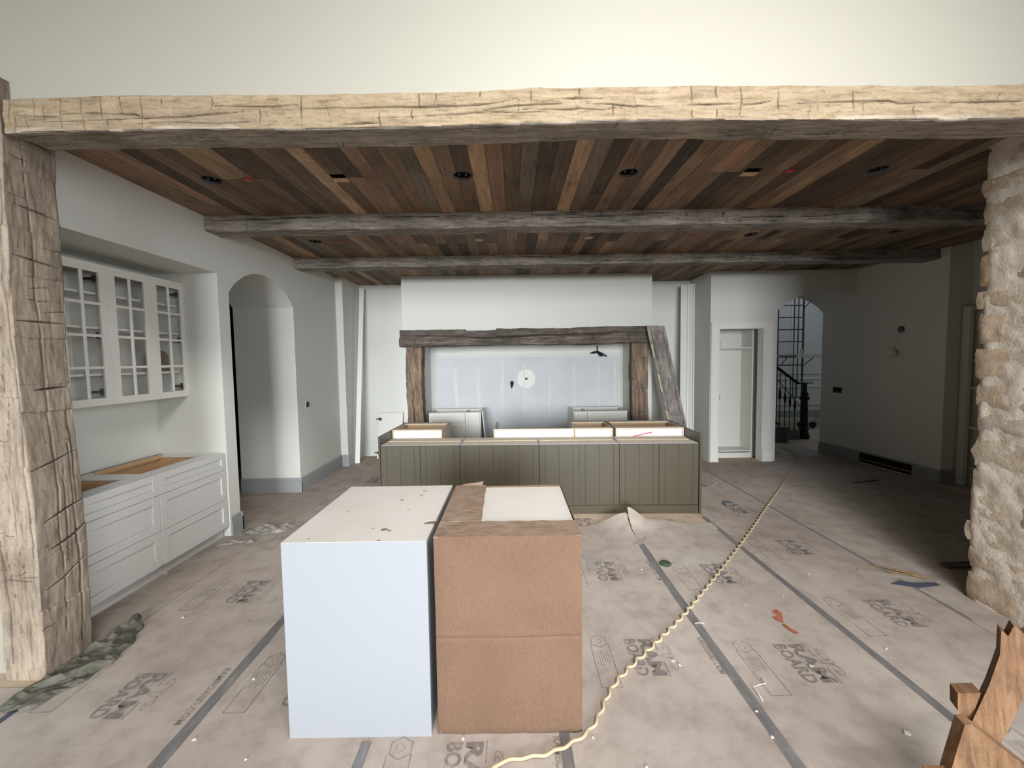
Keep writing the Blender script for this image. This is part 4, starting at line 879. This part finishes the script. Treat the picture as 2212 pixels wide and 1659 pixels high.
R0 = {0: 2.24, 2: 1.785, 3: 2.468, 4: 2.402, 5: 2.842, 1: 2.30}
for i, x in ((0, -2.140), (3, .665), (4, 1.553), (5, 2.468)):
    for k in (-1, 0, 1, 2, 3, 4):
        y = R0[i] + .978 * k
        if y - .3 > 4.2 and i in (3, 4) or y > 6.6 or y < 1.5: continue
        if i == 3 and k == 1: pass
        logo(x, y, sheet_for(x + .1))
        if i != 0 or k != 0:
            lx = SX[i] + {0: .14, 3: .235, 4: .125, 5: .12}[i]
            label(lx, y - .045, sheet_for(lx))
        elif i == 0: label(-2.47, y + .08, sheet_for(-2.4))
logo(-.322, 1.790, sheet_for(-.3)); logo(-.322, .80, sheet_for(-.3)); label(-.58, 1.735, sheet_for(-.5)); label(-1.475, 2.30, sheet_for(-1.4)); label(-1.475, 3.28, sheet_for(-1.4)); logo(-1.215, 2.30, sheet_for(-1.2))
website(-1.668, 2.27, sheet_for(-1.7)); website(1.128, 2.474, sheet_for(1.1), .30); website(.166, 1.812, sheet_for(.1)); website(-1.668, 3.25, sheet_for(-1.7)); website(1.128, 3.44, sheet_for(1.1), .3)
# ---- coiled extension cord
CP = [(-.45, 1.15), (-.18, 1.55), (-.086, 1.672), (.02, 1.700), (.16, 1.728), (.35, 1.842), (.533, 2.112), (.869, 2.431), (1.157, 2.709), (1.711, 3.302), (2.35, 4.011), (3.0, 4.76), (3.624, 5.461), (4.3, 6.25), (4.85, 6.95), (5.05, 7.35), (5.12, 7.8)]
def catmull(P, n):
    out = []
    for i in range(len(P) - 1):
        p0, p1, p2, p3 = [Vector((*P[max(0, min(len(P) - 1, i + k))], 0)) for k in (-1, 0, 1, 2)]
        for k in range(n):
            t = k / n; out.append(.5 * ((2 * p1) + (-p0 + p2) * t + (2 * p0 - 5 * p1 + 4 * p2 - p3) * t * t + (-p0 + 3 * p1 - 3 * p2 + p3) * t ** 3))
    return out + [Vector((*P[-1], 0))]
bs = catmull(CP, 70); s = 0; path = []; rad = []
fine = []
for p, q in zip(bs, bs[1:]):
    L_ = (q - p).length; k = max(1, int(L_ / .009))
    for j in range(k): fine.append((p.lerp(q, j / k), (q - p).normalized(), L_ / k))
for p, dd, st in fine:
    s += st; amp = .003 + .0075 * min(1, max(0, (s - .75) / .9)); amp *= 1 if s < 5.2 else max(.15, 1 - (s - 5.2))
    ph = 2 * math.pi * s / .098; nrm = Vector((-dd.y, dd.x, 0))
    path.append(p + nrm * (amp * math.sin(ph)) + Vector((0, 0, .0155 + .006 * math.cos(ph) * min(1, amp / .012)))); rad.append(.0085)
tag(MB().tube(path, rad, 7).build('extension_cord', 'cord', None, True), 'long cream kinked extension cord running across the papered floor', 'cord')

# ================================================================== SERVICES
def on_ceiling(x, y): return (x, y, ZC)
CL = ['round recessed light opening in the ceiling boards above the glazed wall cabinet', 'round recessed light opening above the white cabinet box, before the first ceiling beam', 'round recessed light opening above the carton side, before the first ceiling beam', 'round recessed light opening nearest the stone pillar, before the first ceiling beam', 'round recessed light opening between the two ceiling beams on the niche side', 'round recessed light opening between the two ceiling beams on the closet side', 'round recessed light opening between the beams in the dark end of the ceiling']
ci = 0
for kind, x, y in HOLES:
    if kind == 'can':
        t = thing('recessed_light', CL[ci], 'ceiling light', on_ceiling(x, y), group='empty recessed light openings'); ci += 1
        MB().lathe([(.071, -.001), (.071, .12), (.0, .12)], (x, y, ZC), 24, cap=False).build('can', 'dark', t, True)
        MB().lathe([(.072, -.001), (.072, .016), (.0665, .016), (.069, -.001), (.072, -.001)], (x, y, ZC), 24, cap=False).build('rim', 'rust', t)
        m = MB(); m.box(x - .03, x - .022, y - .01, y + .01, ZC + .01, ZC + .1); m.box(x + .02, x + .03, y - .012, y + .008, ZC + .006, ZC + .1); m.build('spring_clip', 'steel', t)
    else:
        t = thing('junction_box', 'square open junction box in the ceiling boards, pale flap, ' + ('on the niche side' if x < 0 else 'towards the stone pillar side'), 'junction box', on_ceiling(x, y))
        m = MB(); m.box(x - .053, x + .053, y - .053, y + .053, ZC + .075, ZC + .08); m.box(x - .0545, x - .051, y - .054, y + .054, ZC + .001, ZC + .08); m.box(x + .051, x + .0545, y - .054, y + .054, ZC + .001, ZC + .08); m.box(x - .054, x + .054, y + .051, y + .0545, ZC + .001, ZC + .08); m.box(x - .054, x + .054, y - .0545, y - .051, ZC + .001, ZC + .08); m.build('box', 'dark', t)
        MB().box(x - .06, x + .06, y - .002, y + .06, ZC - .008, ZC - .001, .001).build('flap', 'maple', t)
RL = ['red round cap in the ceiling boards beside the niche side light before the first beam', 'red round cap in the ceiling boards beside the pillar side light before the first beam', 'red round cap between the beams on the niche side', 'red round cap between the beams on the closet side']
for (x, y), lb in zip(((-1.975, 3.2), (2.121, 3.193), (-1.961, 4.851), (2.106, 4.815)), RL):
    tag(MB().lathe([(.0, -.006), (.024, -.006), (.029, -.002), (.029, .0)], (x, y, ZC), 18, cap=False).build('ceiling_plug', 'red', None, True), lb, 'ceiling cap', 'red caps in the ceiling')
for (x, y), lb in zip(((-.361, 4.857), (.908, 4.828)), ('tan round cap between the beams nearer the niche', 'tan round cap between the beams nearer the closet')):
    tag(MB().lathe([(.0, -.006), (.05, -.006), (.056, -.002), (.056, .0)], (x, y, ZC), 18, cap=False).build('ceiling_plug', 'maple', None, True), lb, 'ceiling cap', 'tan caps in the ceiling')
# wall boxes
t = thing('outlet_box', 'open outlet box with loose wires on the grey wall beyond the arch', 'outlet', (xl, 5.755, 1.17))
MB().box(xl, xl + .006, 5.71, 5.80, 1.118, 1.222, .002).build('box', 'copper', t); MB().box(xl + .004, xl + .0075, 5.722, 5.788, 1.130, 1.210).build('recess', 'rust', t)
m = MB()
for k in range(6): m.tube([(xl + .008 + .01 * math.sin(a + k), 5.755 + .03 * math.sin(a * 1.3 + k * 2), 1.17 + .03 * math.cos(a + k * 1.7)) for a in np.linspace(0, 3, 8)], .003, 5)
m.build('wire', 'wire', t)
t = thing('switch_box', 'small open double switch box on the dim grey wall', 'switch', (dk(.35)[0], dk(.35)[1], 1.15))
dkb(MB(), .26, .44, 0, .006, 1.10, 1.20).build('box', 'rust', t); dkb(MB(), .275, .345, .005, .008, 1.115, 1.185).build('recess', 'dark', t); dkb(MB(), .357, .425, .005, .008, 1.115, 1.185).build('recess', 'dark', t)
t = thing('pendant_lead', 'loose bulb bundle hanging by a wire from a round box on the dim wall', 'light', (dk(1.4)[0], dk(1.4)[1], 2.1))
sw = 1.40; p0 = dk(sw, .0); p1 = dk(sw, .02); p2 = dk(1.34, .03)
MB().lathe([(.05, 0), (.05, -.012), (.042, -.016), (.0, -.016)], (dk(1.40)[0], dk(1.40)[1], 2.115), 20, 'x', cap=False).build('canopy', 'rust', t)
MB().tube([(*dk(1.40, .012), 2.11), (*dk(1.39, .04), 2.06), (*dk(1.36, .035), 1.95), (*dk(1.34, .03), 1.84)], .004, 6).build('wire', 'copper', t)
m = MB(); c = dk(1.33, .05); m.lathe([(.0, -.09), (.035, -.075), (.055, -.04), (.045, .0), (.022, .03), (.014, .06), (0, .065)], (c[0], c[1], 1.79), 14, cap=False); m.tube([(c[0] - .02, c[1] + .06, 1.76), (c[0] - .03, c[1] + .02, 1.73), (c[0] - .03, c[1] - .04, 1.74)], .015, 7); m.build('bulb', 'copper', t, True)
# cables at the back of the alcove
t = thing('cable_bundle', 'dark splayed cable hanging near the top of the alcove wall', 'cable', (1.575, 7.56, 1.9))
m = MB(); m.tube([(1.570, 7.585, 1.985), (1.572, 7.57, 1.93), (1.575, 7.55, 1.865)], [.012, .009, .014], 7); m.build('cable', 'wire', t)
for pts in ([(1.575, 7.55, 1.875), (1.50, 7.52, 1.865), (1.43, 7.50, 1.852)], [(1.575, 7.55, 1.87), (1.65, 7.51, 1.835), (1.73, 7.48, 1.790)], [(1.575, 7.55, 1.87), (1.60, 7.45, 1.82), (1.63, 7.40, 1.795)]): MB().tube(pts, [.022, .022, .008], 7).build('strand', 'wire', t)
t = thing('cable_stub', 'dark tapered cable end poking out left of the round wall patch', 'cable', (0, 7.58, 1.3))
MB().tube([(0, 7.59, 1.335), (0, 7.56, 1.325), (-.004, 7.55, 1.29), (-.008, 7.55, 1.225)], [.032, .034, .026, .004], 10).build('cable', 'wire', t, True)

# ================================================================== STAIR HALL
t = thing('stair_railing', 'black iron stair railing with knuckled balusters beyond the arch', 'railing', (5.8, 8.65, 0))
MB().hexa([(5.30, 8.62, 1.690), (5.30, 8.62, 1.735), (5.30, 8.69, 1.690), (5.30, 8.69, 1.735), (6.02, 8.62, 1.150), (6.02, 8.62, 1.195), (6.02, 8.69, 1.150), (6.02, 8.69, 1.195)]).box(6.0, 6.13, 8.62, 8.69, 1.155, 1.185, .003).build('handrail', 'black', t)
for x in (5.54, 5.645, 5.755, 5.86, 5.965):
    zt = 1.69 - (x - 5.30) * .75
    MB().lathe([(.008, .20), (.018, .205), (.018, .235), (.008, .245), (.008, zt - .62), (.018, zt - .56), (.026, zt - .49), (.018, zt - .42), (.008, zt - .36), (.008, zt)], (x, 8.655, 0), 10).build('baluster', 'black', t)
t = thing('newel_post', 'ornate black iron newel post at the foot of the stair', 'newel', (6.17, 8.66, 0))
MB().lathe([(.10, 0), (.11, .03), (.10, .10), (.075, .17), (.11, .22), (.07, .25), (.085, .32), (.072, .36), (.068, .62), (.058, .80), (.09, .84), (.10, .87), (.062, .9), (.075, .95), (.05, .98), (.042, 1.0), (.040, 1.16), (.05, 1.165)], (6.17, 8.66, 0), 18).build('shaft', 'black', t)
MB().box(6.06, 6.31, 8.60, 8.72, 1.165, 1.185, .003).build('cap', 'black', t)
t = thing('stair_step', 'dusty stone bottom steps of the stair behind the railing', 'stair', (5.4, 8.9, 0)); t['kind'] = 'thing'
MB().box(4.2, 6.02, 8.55, 9.6, 0, .20, .01).build('step', 'stairwood', t); MB().box(4.2, 5.5, 8.60, 9.6, .20, .38, .01).build('step', 'stairwood', t)
MB().lathe([(.12, 0), (.15, .26), (.16, .27), (.145, .27), (.115, .02)], (5.50, 8.36, 0), 16).build('rubble_tub', 'rust') and None
tag(bpy.data.objects['rubble_tub'], 'grey tub on the floor beside the stair railing', 'tub')
t = thing('scaffold_tower', 'grey tube scaffold tower with a white deck in the stair hall', 'scaffold', (6.9, 9.9, 0))
SY = 9.9
for x, y in ((6.37, SY), (6.98, SY), (6.37, 11.2), (6.98, 11.2)): MB().tube([(x, y, .16), (x, y, 4.6)], .021, 8).build('upright', 'scaffold', t)
for z in (.75, 1.53, 2.09, 2.378, 2.665, 2.95, 3.25): MB().tube([(6.37, SY, z), (6.98, SY, z)], .014, 6).build('rung', 'scaffold', t)
for x in (6.76, 6.86): MB().tube([(x, SY, .75), (x, SY, 4.5)], .012, 6).build('ladder_rail', 'scaffold', t)
for a, b in (((6.98, SY, 1.50), (7.26, SY, 1.72)), ((6.62, SY, 1.72), (6.46, SY, 1.53)), ((6.98, SY, 2.88), (7.2, SY, 3.1)), ((6.98, SY, .5), (6.98, 11.2, 1.4)), ((7.6, SY, 1.7), (7.42, SY, 1.78))): MB().tube([a, b], .011, 6).build('brace', 'scaffold', t)
MB().box(6.80, 8.6, SY - .06, SY + .7, 1.703, 1.787, .004).build('deck', 'trimwhite', t); MB().box(6.33, 6.8, SY - .03, SY + .5, 1.73, 1.775, .004).build('deck_end', 'steel', t)
MB().box(6.90, 6.94, SY - .07, SY - .03, 1.79, 1.90, .003).build('deck_clip', 'copper', t)
for x, y in ((6.37, SY), (6.98, SY), (7.23, SY - .05)):
    c = MB().lathe([(.022, -.018), (.078, -.018), (.082, 0), (.078, .018), (.022, .018)], (x, y, .083), 18, 'y').build('castor_wheel', 'black', t)
MB().tube([(7.23, SY - .05, .10), (7.26, SY - .05, .18), (7.5, SY - .05, .42)], .018, 8).build('outrigger', 'steel', t)

# ================================================================== LOOSE THINGS ON THE FLOOR
n1, n2 = 14, 34; vs = []
for j in range(n2 + 1):
    y = 1.98 + .78 * j / n2; half = .045 + .20 * math.sin(math.pi * min(1, .12 + j / n2 * .9)) ** .7
    for i in range(n1 + 1):
        q = i / n1; x = -2.632 + half * q - (.06 * max(0, .35 - j / n2)) + .012 * math.sin(j * .9)
        z = .008 + .012 * (1 - q) * abs(math.sin(j * .55)) + .022 * abs(float(vnoise(x * 16, y * 11, 0, 77))) + .012 * abs(float(vnoise(x * 40, y * 26, 0, 78))) + .02 * math.exp(-((q - .55 + .3 * math.sin(j * .3)) / .12) ** 2) * (j % n2 > 3)
        vs.append((x + .005, y, z if 0 < i < n1 else .007))
fs = [(j * (n1 + 1) + i, j * (n1 + 1) + i + 1, (j + 1) * (n1 + 1) + i + 1, (j + 1) * (n1 + 1) + i) for j in range(n2) for i in range(n1)]
tag(MB().add(vs, fs).build('plastic_sheet', 'plastic', None, False, False), 'crumpled dusty green plastic sheet at the foot of the timber post', 'sheet')
def flat(name, pts, mat, label, cat, z=.0065, h=.002, group=None):
    o = MB().prism(pts, z, z + h).build(name, mat); tag(o, label, cat, group); return o
flat('tape_scrap', [(1.755, 2.60), (1.81, 2.70), (1.80, 2.745), (1.755, 2.72), (1.775, 2.68), (1.72, 2.66), (1.73, 2.62)], 'orange', 'larger torn orange tape scrap stuck to the floor paper', 'tape scrap')
flat('tape_scrap', [(1.735, 2.585), (1.755, 2.59), (1.765, 2.535), (1.785, 2.50), (1.755, 2.495), (1.74, 2.54)], 'orange', 'smaller torn orange tape scrap stuck to the floor paper', 'tape scrap')
flat('blue_tape', [(2.86, 3.04), (3.02, 2.98), (3.21, 3.01), (3.21, 3.05), (3.05, 3.05), (2.95, 3.08)], 'blue', 'crumpled blue tape on the floor at the foot of the stone pillar', 'tape')
flat('paper_scrap', [(2.76, 3.22), (3.0, 3.12), (3.02, 3.17), (2.80, 3.27)], 'paper', 'torn paper scrap beside the blue tape near the stone pillar', 'scrap')
for (a, b, lb) in (((2.95, 3.33), (3.2, 3.12), 'thin pale lath scrap at the pillar foot, upper of two'), ((3.0, 3.22), (3.2, 3.10), 'thin pale lath scrap at the pillar foot, lower of two')):
    tag(MB().tube([(a[0], a[1], .012), (b[0], b[1], .016)], .006, 5).build('lath_scrap', 'stick'), lb, 'lath')
tag(MB().box(-.21, .21, -.012, .012, .004, .016, .001, lambda x, y, z: (4.86 + x * .98 - y * .2, 5.59 + x * .2 + y, z)).build('dark_stick', 'mantel'), 'dark thin stick lying on the dim floor before the vent', 'stick')
tag(MB().box(-.2, .2, -.03, .03, .004, .03, .002, lambda x, y, z: (3.72 + x, 3.29 + x * .05 + y, z)).build('dark_offcut', 'mantel'), 'dark wood offcut lying in the shade behind the stone pillar', 'offcut')
t = thing('rubble_piece', 'small grey lump of rubble on the floor beside the island', 'rubble', (2.538, 4.79, 0)); t['kind'] = 'thing'
MB().lathe([(.05, 0), (.062, .012), (.05, .03), (.02, .036)], (2.538, 4.79, .003), 8).build('lump', 'rust', t)
tag(MB().lathe([(.045, 0), (.05, .012), (.038, .022), (.0, .02)], (1.275, 3.39, .005), 12).build('green_plug', paint('green_glass', (62, 74, 58), .3, .1)), 'green crushed cap on the floor paper near the dark seam tape', 'cap')
tag(MB().tube([(1.245, 1.985, .008), (1.25, 2.03, .01), (1.245, 2.07, .012), (1.29, 2.085, .014), (1.325, 2.095, .012), (1.33, 2.12, .01), (1.325, 2.135, .008)], .0028, 6).build('string_scrap', 'chip', None, True), 'short crooked pale string lying across the printed label', 'string')
tag(MB().tube([(1.175, 2.60, .010), (1.20, 2.605, .012), (1.235, 2.60, .010)], .003, 5).build('string_scrap', 'chip', None, True), 'tiny pale string curl beside the seam tape under the cord', 'string')
rc = random.Random(9)
chips = [(.905, 2.275, .016), (.93, 2.24, .012), (1.80, 1.80, .022), (1.66, 2.22, .018), (-1.455, 2.185, .014), (-1.505, 1.82, .012), (-2.93, 3.36, .02), (1.05, 3.31, .014), (.87, 3.29, .010), (2.79, 5.6, .02), (2.72, 5.52, .015), (2.9, 5.66, .012), (1.18, 1.93, .010), (1.17, 1.79, .012), (1.55, 2.33, .008), (2.35, 3.2, .009), (-2.3, 2.75, .014), (.35, 1.80, .010), (.55, 1.66, .009), (-.25, 1.805, .012), (2.2, 2.35, .010), (-1.2, 1.72, .010), (1.95, 2.9, .008), (1.62, 2.8, .007)]
for x, y, r in chips:
    r *= .75
    n = 7; o = MB().prism([(x + r * math.cos(2 * math.pi * k / n) * rc.uniform(.6, 1.2), y + r * math.sin(2 * math.pi * k / n) * rc.uniform(.5, 1.0)) for k in range(n)], .005, .008).build('plaster_chip', 'chip')
    tag(o, 'tiny white plaster chip scattered on the floor paper', 'chip', 'white chips scattered on the floor paper')
# curled, dusted patch where the paper face has peeled
for pts in ([(1.11, 3.80), (1.20, 3.86), (1.30, 3.94), (1.27, 3.88), (1.22, 3.80), (1.17, 3.76)], [(.58, 3.64), (.66, 3.56), (.72, 3.50), (.68, 3.42), (.70, 3.30), (.62, 3.27), (.60, 3.38), (.62, 3.46)]):
    MB().prism(pts, .0045, .0058).build('peeled_patch', MATS.setdefault('peel', paint('peeled_paper_core', (150, 142, 135), .9, .1, 20)), sheet_for(.6 if pts[0][0] < 1 else 1.2))
# ---- broken sawhorse at the edge
t = thing('sawhorse', 'broken stained wood sawhorse with a splintered rail beside the stone pillar', 'sawhorse', (1.75, 1.35, 0))
def on(px, py, y):  # point in the plane y seen at photograph position (px, py)
    v = r2 * ((px - 1106) / F) - u2 * ((py - 829.5) / F) + fwd; k = y / v.y; return Vector((0, 0, H)) + v * k
def slab(mb, pts, depth, b=None):
    n = len(pts); mb.add([tuple(p) for p in pts] + [tuple(p + depth) for p in pts], [tuple(range(n)), tuple(range(n, 2 * n))] + [(k, (k + 1) % n, n + (k + 1) % n, n + k) for k in range(n)]); return mb
A = [(1.472, .495), (1.575, .435), (1.72, .66), (1.86, .93), (1.78, .95), (1.70, .90), (1.60, .86), (1.58, .78), (1.55, .68)]
A = [on(2097, 1565, 1.34), on(2161, 1612, 1.34), on(2205, 1520, 1.37), on(2262, 1400, 1.40), on(2240, 1362, 1.40), on(2215, 1372, 1.40), on(2190, 1352, 1.40), on(2178, 1375, 1.40), on(2163, 1362, 1.40), on(2160, 1415, 1.39), on(2136, 1482, 1.37)]
slab(MB(), A, Vector((.045, .05, -.01))).build('broken_rail', 'lumber', t)
Bk = [on(2068, 1500, 1.36), on(2090, 1510, 1.36), on(2090, 1552, 1.36), on(2068, 1537, 1.36)]
slab(MB(), [on(2069, 1498, 1.36), on(2119, 1497, 1.36), on(2099, 1554, 1.36), on(2090, 1554, 1.36), on(2069, 1535, 1.36)], Vector((.02, .045, .0))).build('block', 'lumber', t)
lo = [on(2084, 1566, 1.26), on(2100, 1565, 1.26), on(2180, 1625, 1.22), on(2320, 1735, 1.16), on(2290, 1900, 1.16)]
slab(MB(), lo + [on(2040, 1900, 1.22), on(2040, 1720, 1.24), on(2056, 1659, 1.25)], Vector((.01, .04, 0))).build('lower_board', 'lumber', t)
for x, y in ((1.33, 1.24), (1.62, 1.20)): MB().box(x, x + .09, y, y + .04, .003, .40, .003).build('leg', 'lumber', t)

def crumple(pts_x, pts_y, amp, sd, label):
    n1, n2 = 22, 14; vs = []
    for j in range(n2 + 1):
        for i in range(n1 + 1):
            q, r = i / n1, j / n2; x = pts_x[0] + (pts_x[1] - pts_x[0]) * q + .05 * float(vnoise(r * 3, q * 2, 1, sd)); y = pts_y[0] + (pts_y[1] - pts_y[0]) * r + .04 * float(vnoise(q * 4, r * 2, 5, sd)) + .06 * q
            e = min(1, 6 * min(q, 1 - q, r, 1 - r)); z = .0065 + e * amp * abs(float(vnoise(x * 9, y * 16, 0, sd)) + .5 * float(vnoise(x * 24, y * 30, 0, sd + 1)))
            vs.append((x, y, z))
    fs = [(j * (n1 + 1) + i, j * (n1 + 1) + i + 1, (j + 1) * (n1 + 1) + i + 1, (j + 1) * (n1 + 1) + i) for j in range(n2) for i in range(n1)]
    tag(MB().add(vs, fs).build('crumpled_film', 'film', None, False, False), label, 'film')
MATS['film'] = paint('dusty_clear_film', (134, 129, 124), .4, .06, 12, .1, .4)
crumple((-2.80, -2.32), (4.08, 4.34), .035, 5, 'larger crumpled dusty film patch on the floor near the niche end')
crumple((-2.82, -2.58), (3.86, 3.95), .03, 9, 'narrow crumpled dusty film strip at the toe of the far drawer unit')
